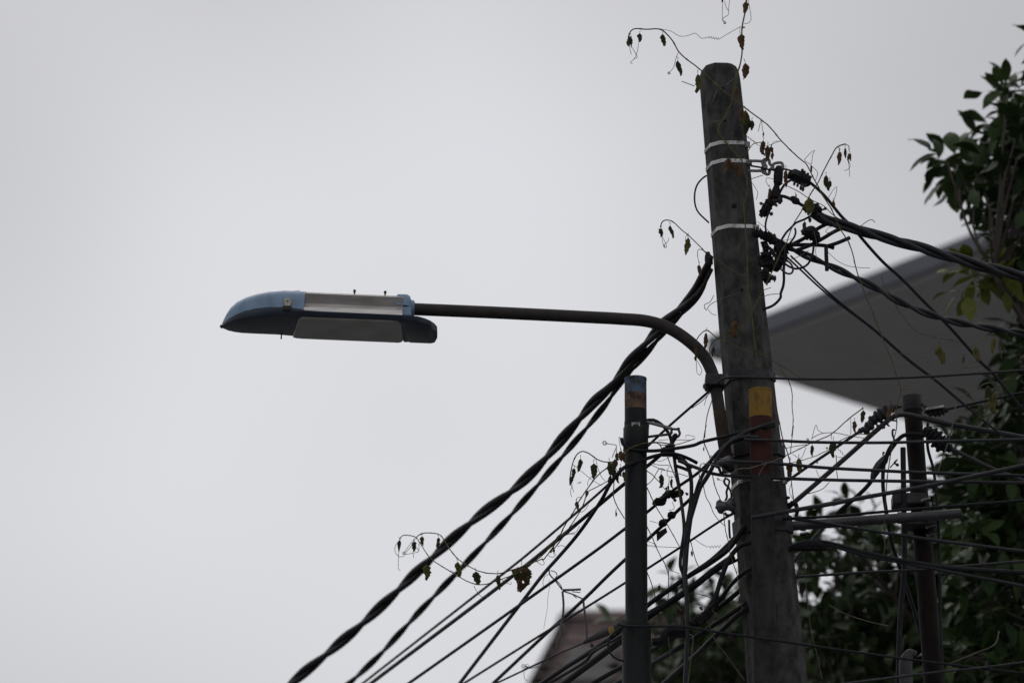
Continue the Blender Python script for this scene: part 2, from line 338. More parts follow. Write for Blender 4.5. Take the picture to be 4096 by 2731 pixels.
obj('bolt', tube(np.array([at(2850, 1545, 18.86), at(2818, 1545, 18.84)]), .0065, 8), M_dsteel, ac)
obj('bolt_head', tube(np.array([at(2826, 1545, 18.845), at(2817, 1545, 18.84)]), .012, 6), M_dsteel, ac, False)
U = np.array
ui = [-.405, -.395, -.38, -.355, -.325, -.29, -.24, -.19, -.13, -.075, 0, .1, .2, .3, .335, .37, .395, .415, .430, .440]
hn = np.interp(ui, [-.405, -.395, -.38, -.355, -.325, -.29, -.24, -.19, -.13, .335, .37, .395, .415, .43, .44], [.010, .030, .058, .085, .104, .117, .131, .140, .146, .147, .138, .118, .092, .060, .015])
hf = np.interp(ui, [-.405, -.395, -.38, -.355, -.325, -.29, -.24, -.19, -.13, .395, .415, .43, .44], [.010, .026, .046, .066, .082, .095, .114, .128, .143, .143, .142, .128, .080])
zt = np.interp(ui, [-.405, -.36, -.30, -.2, -.12, -.05, .44], [.002, .010, .022, .021, .014, .008, .006])
rings = []
for u, a, b, z in zip(ui, hn, hf, zt):
    k = .012 * min(1, (a + b) / .2) + (.009 if u > .31 else 0)
    rings.append(U([lw(u, -a * .9, z), lw(u, -a, z - .002), lw(u, -a, z * .3), lw(u, -a * .95, -k * .7), lw(u, -a * .84, -k), lw(u, b * .84, -k), lw(u, b * .95, -k * .7), lw(u, b, z * .3), lw(u, b, z - .002), lw(u, b * .9, z)]))
lf = obj('lens_frame', loft(rings), M_navy, lamp, True, sharp=30)
gz = -.0150
gl = [(-.085, -.122), (.262, -.124), (.290, -.118), (.303, -.095), (.306, .10), (.300, .132), (.285, .137), (-.120, .137), (-.131, .128), (-.128, .10), (-.100, -.09), (-.094, -.112)]
obj('lens', loft([U([lw(u, y, -.009) for u, y in gl]), U([lw(u, y, gz) for u, y in gl]), U([lw(u * .985 + .0015, y * .96, gz - .004) for u, y in gl])]), M_lens, lf, True, sharp=30)
def rail(pts, r):
    return tube(U([lw(*p) for p in pts]), r, 8)
obj('lens_rim_highlight', rail([(-.10, .139, gz + .002), (.29, .139, gz + .002)], .0045), M_extr, lf)  # bright strip imitating the rim light along the lower lens edge
obj('crossbar', join(loft([U([lw(u, y, z) for y, z in ((-.138, -.006), (-.125, -.017), (.130, -.017), (.140, -.006))]) for u in (.306, .325)])), M_navy, lf, False, .003)
obj('pin', tube(U([lw(-.176, .125, -.008), lw(-.176, .125, -.026)]), .003, 6), M_dsteel, lf)
obj('nose_lip', tube(U([lw(-.398, .0, .002), lw(-.405, .004, .002), lw(-.409, .006, .001)]), [.007, .008, .006], 10), M_navy, lf)
# extruded aluminium body
prof = [(-.139, .007), (-.139, .024), (-.134, .027), (-.136, .029), (-.113, .046), (-.114, .049), (-.129, .081), (-.124, .084), (-.083, .101), (-.055, .106), (.055, .106), (.083, .101), (.124, .084), (.129, .081), (.114, .049), (.113, .046), (.136, .029), (.134, .027), (.139, .024), (.139, .007)]
hous = obj('lamp_housing', loft([U([lw(u, y, z) for y, z in prof]) for u in (-.082, .05, .18, .306)]), M_extr, lamp, False)
for y, z in ((-.1285, .0825), (-.1365, .0265), (-.083, .1010)):
    obj('rib', rail([(-.08, y, z), (.304, y, z)], .0022), M_extr, hous)
def arch(u, h, H, z0, n=14, e=.62, sk=0):
    P = []
    for i in range(n + 1):
        a = math.pi * i / n; c = -math.cos(a); s_ = math.sin(a)
        P.append(lw(u, math.copysign(abs(c) ** e, c) * h + sk, z0 + s_ ** e * (H - z0)))
    return U(P)
cu = [-.402, -.396, -.386, -.370, -.345, -.310, -.270, -.22, -.16, -.11, -.078]
cH = np.interp(cu, [-.402, -.392, -.378, -.362, -.335, -.29, -.24, -.19, -.13, -.078], [.012, .034, .056, .073, .088, .100, .107, .110, .111, .110])
ch = np.interp(cu, ui, (hn + hf) / 2) * .985; csk = np.interp(cu, ui, (hf - hn) / 2); cz = np.interp(cu, ui, zt) + .001
nose = obj('nose_cap', loft([arch(u, h, H, z, sk=k) for u, h, H, z, k in zip(cu, ch, cH, cz, csk)]), M_lblue, hous, True, sharp=50)
obj('cap_hump', loft([arch(u, h, H, .09, sk=.035, e=.7) for u, h, H in ((-.25, .05, .098), (-.215, .060, .114), (-.17, .066, .130), (-.12, .07, .138), (-.105, .07, .138), (-.100, .066, .118))]), M_lblue, nose, True, sharp=40)
endc = obj('end_cap', loft([arch(u, h, H, .055, e=.5) for u, h, H in ((.278, .115, .106), (.282, .122, .113), (.318, .118, .115), (.330, .108, .110), (.334, .09, .10))]), M_lblue, hous, True, sharp=40)
obj('spigot_collar', tube(U([lw(.29, 0, .081), lw(.338, 0, .081), lw(.346, 0, .081), lw(.347, 0, .081)]), [.034, .034, .031, .026], 20), M_lblue, endc, True, sharp=40)
obj('spigot_collar', join(loft([U([lw(u, y, z) for y, z in ((-.132, .008), (-.128, .045), (-.09, .056), (.09, .056), (.128, .045), (.132, .008))]) for u in (.304, .338)])), M_lblue, endc, False, .004)
lt = obj('latch', join(box(lw(-.143, -.1415, .042), (.030, .012, .026)), box(lw(-.143, -.147, .030), (.024, .010, .034))), M_zinc, hous, False, .003)
obj('latch_hinge', box(lw(-.143, -.1485, .012), (.034, .012, .018)), M_dsteel, lt, False, .002)
obj('latch_rivet', tube(U([lw(-.143, -.151, .040), lw(-.143, -.1545, .040)]), .003, 8), M_dsteel, lt)
for u, y in ((.112, -.075), (.232, -.075), (.098, .075), (.222, .075), (.070, .03)):
    z0 = .098 if abs(y) > .05 else .104
    bo = obj('bolt', tube(U([lw(u, y, z0), lw(u, y, z0 + .020)]), .0032, 8), M_dsteel, hous)
    obj('bolt_head', tube(U([lw(u, y, z0 + .016), lw(u, y, z0 + .025)]), .0058, 6), M_dsteel, bo, False)
# ------------------------------------------------------------------ cables
def cable(label, rpx, Y, pp, ext=(0, 0), m=None, name='cable', cat='cable', group=None, seg=8):
    W, sc = lift(pp, Y, 12, ext)
    return tag(obj(name, tube(W, sc * rpx, seg), m or M_rub), label, cat, group)
def twisted(label, n, rpx, period, Y, pp, ext=(0, 0), m=None, helix=None, grow=None):
    W, sc = lift(pp, Y, 6)
    for k, e in ((0, ext[0]), (-1, ext[1])):
        if e:
            d = (W[0] - W[3]) if k == 0 else (W[-1] - W[-4]); st = np.linalg.norm(d) / 3; d = unit(d); q = np.arange(1, int(e / st)) * st
            X = (W[k] + d * q[:, None]); X = X[::-1] if k == 0 else X
            W = np.vstack([X, W] if k == 0 else [W, X]); sc = np.concatenate([np.full(len(X), sc[k]), sc] if k == 0 else [sc, np.full(len(X), sc[k])])
    T, A, B = frames(W); t = thing('twisted_cable', label, 'cable', W[0])
    d_ = W - [0, 0, CAMZ]; dp = CP * d_[:, 1] + SP * d_[:, 2]          # lay length measured as it shows in the photo
    im = np.stack([d_[:, 0] / dp, (-SP * d_[:, 1] + CP * d_[:, 2]) / dp], 1) * F
    s_ = np.concatenate([[0], np.cumsum(np.linalg.norm(np.diff(im, axis=0), axis=1))])
    h = (helix or (rpx / math.sin(math.pi / n))) * sc; ph0 = random.random() * 6
    # the twist wanders a little, as in a hand-pulled service drop
    wob = np.cumsum(RNG.normal(0, .02, len(s_)))
    for k in range(n):
        a = 2 * math.pi * (s_ / period + k / n) + ph0 + wob
        obj('strand', tube(W + h[:, None] * (np.cos(a)[:, None] * A + np.sin(a)[:, None] * B), sc * rpx, 8), m or M_rub, t)
    return t
# --- left side: service drops running away from the poles, down the street
twisted('thickest twisted pair of cables descending from the concrete pole to the lower left', 2, 11.8, 390, (18.95, 20.6, 22.3, 24),
        path('P', [(2838, 1040), (2786, 1160)], 'Z5', [(640, 400), (350, 730), (100, 1040)], 'B6', [(1900, 20), (1540, 425), (1210, 690), (960, 920), (620, 1240), (250, 1550)]), (0, 3), helix=10.6)
twisted('thinner twisted pair of cables just below the thickest one at lower left', 2, 7.3, 300, (18.98, 20.6, 22.3, 24),
        path('P', [(2842, 1075), (2800, 1170)], 'Z5', [(700, 430), (420, 760), (200, 1010)], 'B6', [(1975, 20), (1700, 350), (1480, 600), (1210, 890), (960, 1150), (700, 1430), (560, 1560)]), (0, 3), helix=6.5)
cable('straight thin cable from the lamp arm clamp to lower left, upper of a close pair', 5.2, (18.86, 19.5, 21.2, 23.2),
      path('P', [(2846, 1556), (2675, 1705), (2588, 1786), (2500, 1868), (2437, 1933), (2314, 2042), (2100, 2224), (2065, 2252), (1500, 2693)]), (0, 3))
cable('straight cable from the steel pole bracket to lower left, lower one of a close pair', 8, (18.99, 19.1, 20.8, 22.8),
      path('P', [(2694, 1772), (2650, 1812), (2586, 1866), (2498, 1934), (2360, 2050), (2065, 2291), (1500, 2719)]), (0, 3))
cable('cable bending steeply down in front of the steel pole and crossing the others', 7.5, (18.95, 18.82, 19.2, 20.5, 22),
      path('B2', [(1800, 395), (1690, 340), (1560, 300), (1400, 312), (1270, 350), (1040, 440), (900, 600), (800, 780), (560, 1130), (330, 1400)], 'B1', [(1570, 540), (1330, 850), (780, 1568)]), (0, 3))
cable('straight cable through the two clamps at mid height, passing behind the steel pole', 6.5, (18.80, 19.05, 20.2, 22.0),
      path('P', [(2985, 1752), (2930, 1768), (2870, 1815), (2792, 1890), (2693, 1960), (2588, 2048), (2498, 2115), (2400, 2189), (2065, 2428), (1635, 2731)]), (0, 3))
cable('thin straight cable ending at the lower porcelain insulator and meeting another near the tiled roof', 5, (18.90, 19.2, 20.5, 22.0),
      path('P', [(2940, 2050), (2900, 2071), (2724, 2186), (2588, 2274), (2500, 2330), (2400, 2393), (2265, 2476), (2173, 2532), (1856, 2731)]), (0, 3))
cable('cable carrying two round clamps and a dark red tag right of the steel pole', 7, (18.86, 19.05, 20.2, 21.8),
      path('P', [(2880, 1800), (2840, 1890), (2788, 1966), (2700, 2052), (2666, 2086), (2588, 2159), (2498, 2239), (2433, 2300), (2331, 2400), (2195, 2523), (1973, 2731)]), (0, 3))
cable('thin wire overgrown by a tendril under the pair of cables beside the tiled roof', 4, (19.0, 20.0, 21.0),
      path('B3', [(1900, 620), (1490, 850), (1070, 1050), (700, 1210), (370, 1370), (0, 1545)]), (0, 3))
cable('thick dark cable crossing the tiled roof, uppermost of the roof bundle', 10, (18.9, 19.1, 20.2), path('P', [(2978, 2102), (2917, 2192), (2839, 2252), (2739, 2313), (2687, 2350), (2589, 2421), (2491, 2512), (2350, 2612), (2267, 2664), (2169, 2729)]), (0, 2.5))
cable('thin dark cable tight below the uppermost one over the tiled roof', 6.5, (18.95, 19.15, 20.2), path('P', [(2952, 2237), (2891, 2267), (2756, 2358), (2590, 2452), (2491, 2536), (2366, 2612), (2350, 2636), (2180, 2742)]), (0, 2.5))
cable('thickest dark cable over the middle of the tiled roof', 14, (18.92, 19.1, 20.2), path('P', [(2934, 2224), (2860, 2276), (2778, 2341), (2708, 2389), (2591, 2467), (2494, 2552), (2255, 2731)]), (0, 2.5))
cable('lower dark cable crossing behind the steel pole at the bottom edge', 10, (18.95, 19.3, 20.2), path('P', [(2985, 2412), (2743, 2571), (2604, 2656), (2488, 2720), (2400, 2765)]), (0, 2.5))
cable('dark cable leaving the bottom edge just left of the steel pole', 10, (19.0, 19.3, 20.0), path('P', [(2985, 2340), (2860, 2440), (2604, 2600), (2488, 2664), (2371, 2731)]), (0, 2.5))
cable('lowest slanting cable between the steel pole and the concrete pole', 10, (18.92, 19.3, 19.9), path('P', [(2985, 2430), (2873, 2532), (2778, 2623), (2661, 2727)]), (0, 2.5))
cable('cable with a black splice sleeve curving down between the two poles', 10, (18.86, 18.9, 19.2), path('B4', [(1180, 268), (1060, 305), (960, 425), (885, 610), (835, 770), (760, 930), (600, 1040), (420, 1140), (240, 1200)]), (0, 0))
cable('bowed cable leaving the concrete pole beside the splice sleeve', 8, (18.84, 19.0, 19.1), path('B4', [(1180, 495), (1060, 580), (960, 685), (850, 830), (780, 900)]), (0, 0))
cable('thick cable looping over the cross pipe clamp then down to the left', 9, (18.70, 18.78, 18.95, 19.0), path('Z7', [(1568, 1300), (800, 1440), (480, 1490), (400, 1530)], 'B4', [(1100, 130), (1000, 240), (800, 430), (590, 575)]), (0, 0), M_rub2)
for i, (l, r, pts, Y) in enumerate([
    ('left strand of the cables hanging down beside the steel pole', 7, path('C3', [(530, 110), (700, 100), (850, 180), (960, 290), (1050, 450), (1090, 620), (1130, 860), (1170, 1150), (1220, 1420)], 'Z6', [(880, 1090), (855, 1280), (840, 1470), (870, 1560)], 'B4', [(560, 700), (570, 1000), (550, 1568)]), (18.93, 18.98)),
    ('right strand of the cables hanging down beside the steel pole', 8, path('C3', [(880, 830), (1080, 830), (1250, 880), (1390, 1010), (1450, 1150), (1490, 1400)], 'Z6', [(950, 800), (905, 1100), (890, 1500)], 'B4', [(560, 640), (575, 1000), (556, 1568)]), (18.92, 18.95))]):
    cable(l, r, Y, pts, (0, 1.5), M_rub2)
cable('outer cable of the bundle sweeping from the concrete pole down beside the steel pole', 8, (18.74, 18.8, 18.9, 18.95), path('C2', [(1000, 25), (800, 90), (620, 160), (500, 225), (380, 320), (270, 420), (170, 560), (60, 760), (0, 950)], 'Z6', [(950, 980), (915, 1250), (895, 1540)]), (0, 0), M_rub2)
cable('inner cable of the bundle sweeping from the concrete pole down beside the steel pole', 8, (18.75, 18.8, 18.9, 18.96), path('C2', [(800, 215), (650, 205), (520, 230), (400, 310), (290, 460), (190, 640), (80, 820), (0, 1060)], 'Z6', [(940, 1020), (890, 1260), (875, 1540)]), (0, 0), M_rub2)
cable('cable rising from the steel pole to the concrete pole above the porcelain insulators', 7, (18.86, 18.84, 18.74), path('C3', [(30, 480), (60, 600), (180, 690), (400, 735), (700, 745), (1000, 715), (1568, 620)], 'Z6', [(1050, 180), (1300, 120), (1560, 50), (1830, 5)]), (0, 0))
# --- right side: lines crossing the frame
cable('topmost level thin wire from the lamp arm clamp to the right edge', 5.5, (18.80, 18.76, 18.74), path('P', [(2872, 1532), (2886, 1517), (2916, 1509), (3200, 1515), (3500, 1514), (3702, 1506), (4096, 1481)]), (0, 4), M_rub2)
cable('second level wire right of the concrete pole, in front of its red marker pipe', 6.5, (18.74, 18.72), path('P', [(2975, 1757), (3100, 1761), (3229, 1767), (3500, 1770), (3746, 1765), (4096, 1757)]), (0, 4), M_rub2)
cable('third level wire starting from the upper porcelain insulator', 7, (18.74, 18.72), path('P', [(2915, 1844), (3112, 1854), (3300, 1870), (3550, 1883), (3702, 1890), (4096, 1902)]), (0, 4), M_rub2)
cable('fourth level wire running from the steel pole to the right edge', 7, (18.90, 18.76, 18.72, 18.7), path('P', [(2714, 1842), (2802, 1876), (2859, 1895), (3012, 1907), (3300, 1918), (3702, 1925), (4096, 1930)]), (0, 4), M_rub2)
cable('thick cable rising to the right edge across the four level wires', 9, (18.72, 18.66), path('P', [(3005, 2070), (3157, 2043), (3300, 2019), (3500, 1981), (3693, 1946), (3867, 1910), (4096, 1861)]), (0, 4), M_rub2)
cable('wire running just above the pale cross pipe', 6, (18.9, 18.85), path('P', [(3130, 2076), (3193, 2071), (3300, 2066), (3612, 2039), (4096, 2001)]), (0, 4))
cable('wire falling gently to the right across the pale cross pipe', 7, (18.9, 18.86), path('P', [(3150, 2070), (3200, 2077), (3299, 2092), (3598, 2139), (3772, 2164), (4096, 2204)]), (0, 4), M_rub2)
cable('thick sagging cable leaving the right of the concrete pole over the leaves', 10, (18.95, 18.9, 18.88), path('P', [(3130, 2215), (3170, 2190), (3220, 2168), (3289, 2168), (3449, 2207), (3588, 2237), (3797, 2270), (4096, 2290)]), (0, 4))
cable('cable below the thick sagging one, falling to the right edge', 7, (18.93, 18.86), path('P', [(3300, 2172), (3449, 2217), (3648, 2256), (3847, 2295), (4096, 2343)]), (0, 4), M_rub2)
cable('level wire in front of the lit gaps between the leaves', 5.5, (19.02, 19.0), path('P', [(3150, 2308), (3185, 2306), (3449, 2289), (3708, 2276), (3787, 2269), (4096, 2244)]), (0, 4), M_rub2)
cable('thin wire crossing both poles low down and falling to the right', 5, (18.82, 18.74, 18.74, 18.74), path('P', [(2470, 2495), (2500, 2502), (2743, 2506), (2847, 2523), (3151, 2567), (3300, 2589), (3648, 2637), (4096, 2692)]), (0, 4))
cable('lowest wire at the bottom right corner, rising to the right', 5, (18.75, 18.72), path('P', [(3300, 2745), (3399, 2731), (3747, 2687), (3947, 2667), (4096, 2647)]), (1, 4), M_rub2)
# --- between the concrete pole and the thin pole
cable('upper slanting wire from the concrete pole to the serrated clamp by the thin pole', 6, (19.05, 19.15), path('P', [(3130, 1935), (3175, 1905), (3246, 1855), (3300, 1819), (3434, 1728)]))
cable('grey cable slanting up over the thin pole then down to the right edge', 10, (19.05, 19.12, 19.10, 19.0), path('P', [(3110, 2068), (3157, 2025), (3282, 1918), (3400, 1815), (3500, 1726), (3568, 1670), (3604, 1658), (3639, 1660), (3746, 1685), (3925, 1718), (4096, 1749)]), (0, 4), M_rub2)
cable('lower slanting cable through the flat clamp to the top of the thin pole', 9, (19.1, 19.3, 19.2, 19.15), path('P', [(3130, 2285), (3175, 2244), (3254, 2154), (3345, 2057), (3468, 1945), (3520, 1870), (3577, 1778), (3612, 1742), (3657, 1736), (3702, 1742)]))
cable('hanging cable left of the thin pole that swings behind it lower down', 8, (19.15, 19.2, 19.34, 19.34), path('P', [(3600, 1750), (3563, 1785), (3537, 1852), (3532, 1941), (3550, 2075), (3568, 2174), (3598, 2264), (3648, 2413), (3690, 2560)]))
cable('thick vertical conduit just left of the thin pole', 11, (19.15,), path('P', [(3612, 1790), (3617, 2150), (3618, 2249), (3600, 2498), (3593, 2731)]), (0, 1.5))
cable('thin vertical cable just right of the thin pole', 6, (19.16,), path('P', [(3711, 1691), (3711, 1790), (3733, 1874), (3746, 1986), (3757, 2180), (3762, 2498), (3772, 2731)]), (0, 1.5))
cable('wire from the ridged right hand clamp slanting down to the right edge', 8, (19.1, 19.0), path('P', [(3790, 1788), (3813, 1798), (3970, 1874), (4096, 1923)]), (0, 4), M_rub2)
cable('wire from the bright topped clamp rising to the right edge through the leaves', 5.5, (19.1, 19.0), path('P', [(3790, 1636), (3880, 1616), (4096, 1570)]), (0, 4))
# --- upper right
twisted('thick twisted three strand cable sweeping to the upper right edge', 3, 11, 520, (18.92, 18.9, 18.88), path('P', [(3250, 846), (3300, 880), (3415, 912), (3500, 940), (3587, 964), (3759, 1014), (3931, 1065), (4096, 1106)]), (0, 4), M_rub2)
twisted('middle twisted cable falling to the right under the thick twisted one', 2, 8, 260, (18.94, 18.92, 18.9), path('P', [(3060, 955), (3100, 966), (3159, 993), (3312, 1060), (3408, 1105), (3500, 1150), (3587, 1200), (3700, 1250), (3831, 1289), (4096, 1334)]), (0, 4), M_rub2)
cable('single wire from the serrated clamp falling steeply across the roof overhang', 6.5, (18.95, 19.0), path('P', [(3225, 722), (3243, 733), (3297, 782), (3369, 869), (3408, 905), (3446, 952), (3530, 1046), (3610, 1118), (3690, 1200), (3800, 1310), (3925, 1450), (3965, 1486), (4060, 1600)]), (0, 2))
for i, (l, dx) in enumerate((('left one of two thin wires falling side by side across the roof overhang', 0), ('right one of two thin wires falling side by side across the roof overhang', 14))):
    cable(l, 4, (18.96, 19.0), path('P', [(3148 + dx, 1028 - dx * .4), (3197 + dx, 1074 - dx * .3), (3274 + dx, 1146), (3345 + dx * .8, 1206), (3430 + dx * .5, 1270), (3500 + dx * .4, 1324), (3640, 1447 - dx * .4), (3737, 1519 - dx * .3), (3840, 1606 - dx * .3), (3943, 1689), (4096, 1809)]), (0, 2))
cable('thin black cable bowed out on the left of the concrete pole', 3.6, (18.98, 18.96, 18.98), path('P', [(2826, 703), (2812, 712), (2788, 741), (2778, 787), (2788, 841), (2836, 892)]))
for l, r, m, p, Y in [
    ('short level jumper cable under the round connector on the pole right', 8, M_rub, path('C4', [(760, 520), (1000, 520), (1300, 520), (1620, 545), (1760, 590)]), (18.92,)),
    ('cut cable end hanging straight down below the level jumper', 8, M_rub, path('C4', [(1590, 550), (1595, 760), (1605, 940), (1608, 1060)]), (18.90,)),
    ('jumper cable slanting up from the tangle to the thick twisted cable', 8, M_rub, path('C4', [(960, 640), (1250, 530), (1500, 400), (1750, 250), (1950, 160)]), (18.90,)),
    ('jumper cable passing behind the round connector', 8, M_rub, path('C4', [(860, 520), (1120, 390), (1300, 260), (1450, 160), (1660, 60)]), (18.94,)),
    ('short cable joining the level jumper to the twisted cable further right', 8, M_rub, path('C4', [(1640, 540), (1800, 490), (2091, 370)]), (18.90,)),
    ('cable loop hanging below the round connector', 4.5, M_rub, path('C4', [(1330, 520), (1320, 650), (1280, 800), (1210, 920), (1110, 990), (960, 1020), (830, 980), (740, 920)]), (18.88,)),
    ('small pale edged loop of thin cable by the tangle', 4, M_rub2, path('C4', [(740, 850), (820, 880), (880, 960), (900, 1040), (870, 1110), (800, 1125), (720, 1090), (640, 1020)]), (18.86,)),
    ('thick cable hanging from the tangle and curling back to the pole', 5.5, M_rub, path('C4', [(730, 560), (725, 800), (705, 1050), (710, 1250), (690, 1400), (640, 1540)], 'Z5', [(1890, 100), (1820, 180), (1700, 232)]), (18.88, 18.92)),
    ('thin cable from the hanging insulator to the upper strap clamp', 4, M_rub, path('Z3', [(975, 800), (955, 860), (945, 930), (955, 1000)]), (18.9,)),
    ('thin cable arching up from the tangle toward the flat connector', 4.5, M_rub, path('C4', [(650, 430), (760, 260), (870, 150), (960, 60), (1110, 0)], 'Z3', [(1430, 815)]), (18.90,)),
    ('short hooked wire end above the tangle', 4, M_rub, path('C4', [(830, 490), (930, 350), (955, 240), (935, 170)]), (18.88,)),
    ('thick cable from the hanging insulator to the flat connector', 7, M_rub, path('Z3', [(1090, 610), (1150, 620), (1260, 670), (1350, 720), (1420, 760)]), (18.92,)),
    ('thin wire from the bracket to the serrated clamp above the insulator', 4, M_rub, path('Z3', [(790, 297), (900, 315), (1000, 340), (1130, 330), (1240, 355)]), (18.93,)),
    ('cable from the hanging insulator up to the serrated clamp', 5, M_rub, path('Z3', [(1090, 590), (1120, 530), (1170, 470), (1230, 440)]), (18.92,)),
    ('short upright cable stub by the left of the concrete pole low down', 4.5, M_rub, path('C2', [(427, 1250), (432, 1400), (440, 1480)]), (18.86,)),
]: cable(l, r, Y, p, m=m)
# ------------------------------------------------------------------ clamps, insulators, brackets
def clamp(name, label, cat, pp, radii, Y, m=None, bolts=(), seg=8, flat=.8, ribs=0, group=None, rough=0, lugs=0):
    """solid turned or moulded body along a photo path with its own radii, plus bolts (x, y, dx, dy, r)"""
    q = np.array(pp, float); s0 = np.concatenate([[0], np.cumsum(np.linalg.norm(np.diff(q, axis=0), axis=1))])
    P, sc = lift(pp, Y, 3); s1 = np.linspace(0, s0[-1], len(P)); r = np.interp(s1, s0, radii) * sc
    if ribs: r = r * (1 + .16 * np.sign(np.sin(s1 / s0[-1] * ribs * 2 * math.pi)))
    t = thing(name, label, cat, P[len(P) // 2], group)
    V, Fc = tube(P, r, seg, flat)
    if rough: V = V + RNG.normal(0, rough * np.mean(r), V.shape)
    obj('body', (V, Fc), m or M_plast, t, True, sharp=28 if rough else 35)
    for k in range(lugs):                                    # cast lugs, caps and cut ends standing out of the body
        i = RNG.integers(len(P)); a = RNG.uniform(0, 6.28); c = P[i] + np.array([math.cos(a), -.3, math.sin(a)]) * r[i] * .85
        obj('lug', box(c, RNG.uniform(.35, .95, 3) * r[i], np.array(Matrix.Rotation(a, 3, 'Y'))), m or M_plast, t, False, .001)
    for x, y, dx, dy, br in bolts:
        yy = Y[0] - .012
        bo = obj('bolt', tube(np.array([at(x, y, yy), at(x + dx, y + dy, yy)]), br * .001, 8), M_dsteel, t, True, sharp=40)
        if abs(dx) + abs(dy) > 14: obj('nut', tube(np.array([at(x + dx * .55, y + dy * .55, yy), at(x + dx * .85, y + dy * .85, yy)]), br * .0017, 6), M_dsteel, bo, False)
    return t
def bars(name, geo_paths, m, parent, Y, flat=.55, seg=8):
    for pp, r in geo_paths:
        W, sc = lift(pp, Y, 3); obj(name, tube(W, sc * r, seg, flat), m, parent)
br = thing('bracket', 'cast aluminium bracket with oval openings on the right of the concrete pole', 'bracket', at(3000, 665, 18.95))
for nm, ps in (('upper_bar', [[(765, 245), (850, 246), (915, 246), (940, 228), (965, 226)]]), ('lower_bar', [[(765, 348), (850, 350), (905, 352), (930, 372), (965, 388)]]),
               ('web', [[(905, 246), (922, 295), (905, 352)]]), ('loop', [[(965, 226), (985, 240), (990, 275), (1022, 308), (990, 340), (985, 375), (965, 388), (945, 372), (940, 345), (955, 308), (938, 275), (945, 240), (965, 226)]]),
               ('ring', [[(1022, 308), (1030, 280), (1060, 268), (1115, 268), (1128, 300), (1125, 335), (1100, 352), (1060, 350), (1030, 335), (1022, 308)]])):
    for p in ps: bars(nm, [(path('Z3', p), 6.2)], M_alu, br, (18.94,))
ins = clamp('hanging_insulator', 'black hanging insulator sleeve under the aluminium bracket', 'insulator', path('Z3', [(1085, 300), (1085, 330), (1080, 400), (1075, 470), (1065, 500), (1055, 560), (1040, 630)]), [10, 18, 19, 18, 11, 18, 20], (18.92,), seg=12, flat=1)
clamp('connector', 'black rounded connector with bolts at the foot of the hanging insulator', 'connector', path('Z3', [(1060, 610), (1010, 660), (960, 730), (930, 790), (915, 820)]), [20, 18, 20, 21, 10], (18.92,), rough=.12, lugs=5, bolts=[(3060, 820, -22, -8, 4), (3085, 800, 24, 26, 4), (3070, 850, 22, 8, 5), (3090, 805, 40, -4, 9)])
clamp('serrated_clamp', 'black serrated clamp with rows of bolt ends at the upper right', 'clamp', path('Z3', [(1175, 400), (1200, 405), (1215, 395), (1240, 395), (1320, 430), (1400, 460), (1420, 462)]), [12, 14, 18, 28, 27, 25, 14], (18.93,), flat=.7, seg=4,
      bolts=[(3205, 700, 6, -24, 4), (3215, 708, 4, -24, 4), (3228, 714, 4, -22, 4), (3238, 722, 5, -18, 4), (3180, 720, -4, 22, 3.5), (3193, 728, -4, 20, 3.5), (3205, 732, -2, 28, 4), (3214, 735, -3, 30, 4), (3224, 735, -4, 14, 3.5)])
clamp('flat_connector', 'flat black connector with bolts on the start of the thick twisted cable', 'connector', path('Z3', [(1350, 770), (1400, 730), (1470, 740), (1530, 770)]), [10, 18, 20, 9], (18.90,), rough=.12, lugs=4, bolts=[(3290, 840, 16, -8, 4), (3250, 820, -10, -14, 4), (3270, 850, 8, 14, 4)])
clamp('small_sleeve', 'small black sleeve on the cable right of the hanging insulator', 'sleeve', path('Z3', [(1205, 655), (1225, 645), (1270, 670), (1290, 690)]), [8, 15, 16, 9], (18.90,), bolts=[(3184, 795, 0, -18, 2)])
clamp('round_connector', 'round black connector with a serrated edge among the jumper cables', 'connector', path('C4', [(1180, 330), (1190, 280), (1260, 250), (1330, 320), (1380, 400), (1400, 470)]), [18, 24, 27, 25, 19, 10], (18.88,), seg=8, flat=.8, rough=.10, lugs=4,
      bolts=[(3225, 932, -22, -9, 4), (3262, 925, 10, -2, 3), (3268, 940, 8, 0, 3), (3272, 955, 8, -3, 3), (3240, 915, 4, -10, 3)])
clamp('strap_clamp', 'black wedge clamp fixed by the third strap right of the pole', 'clamp', path('C4', [(40, 270), (130, 290), (260, 310), (380, 350), (480, 420), (560, 470)]), [9, 14, 20, 22, 17, 12], (18.92,), rough=.16, lugs=6, bolts=[(3028, 922, 0, -12, 5), (3040, 922, 2, -10, 3), (3078, 938, 8, -6, 4), (3105, 965, 8, -8, 5), (3118, 970, 12, -10, 4)])
clamp('cable_knot', 'dark lump of cable ends and clamps beside the concrete pole', 'clamp', path('C4', [(300, 450), (340, 600), (330, 740), (340, 850), (400, 960), (450, 1060)]), [16, 12, 22, 28, 24, 13], (18.91,), rough=.18, lugs=9, bolts=[(3075, 1080, -40, 10, 4), (3060, 1070, -22, 20, 3)])
clamp('cable_knot', 'large dark lump right of the other under the middle twisted cable', 'clamp', path('C4', [(560, 520), (620, 600), (680, 700), (650, 800), (570, 930), (520, 1040)]), [14, 21, 24, 22, 21, 14], (18.90,), rough=.18, lugs=9)
clamp('drop_clamp', 'small black clamp with a round bolt head low in the tangle', 'clamp', path('C4', [(300, 1060), (330, 1140), (350, 1230), (370, 1320)]), [12, 17, 19, 10], (18.90,), rough=.15, lugs=3, bolts=[(3085, 1113, 20, 2, 8), (3070, 1100, 26, 10, 5)])
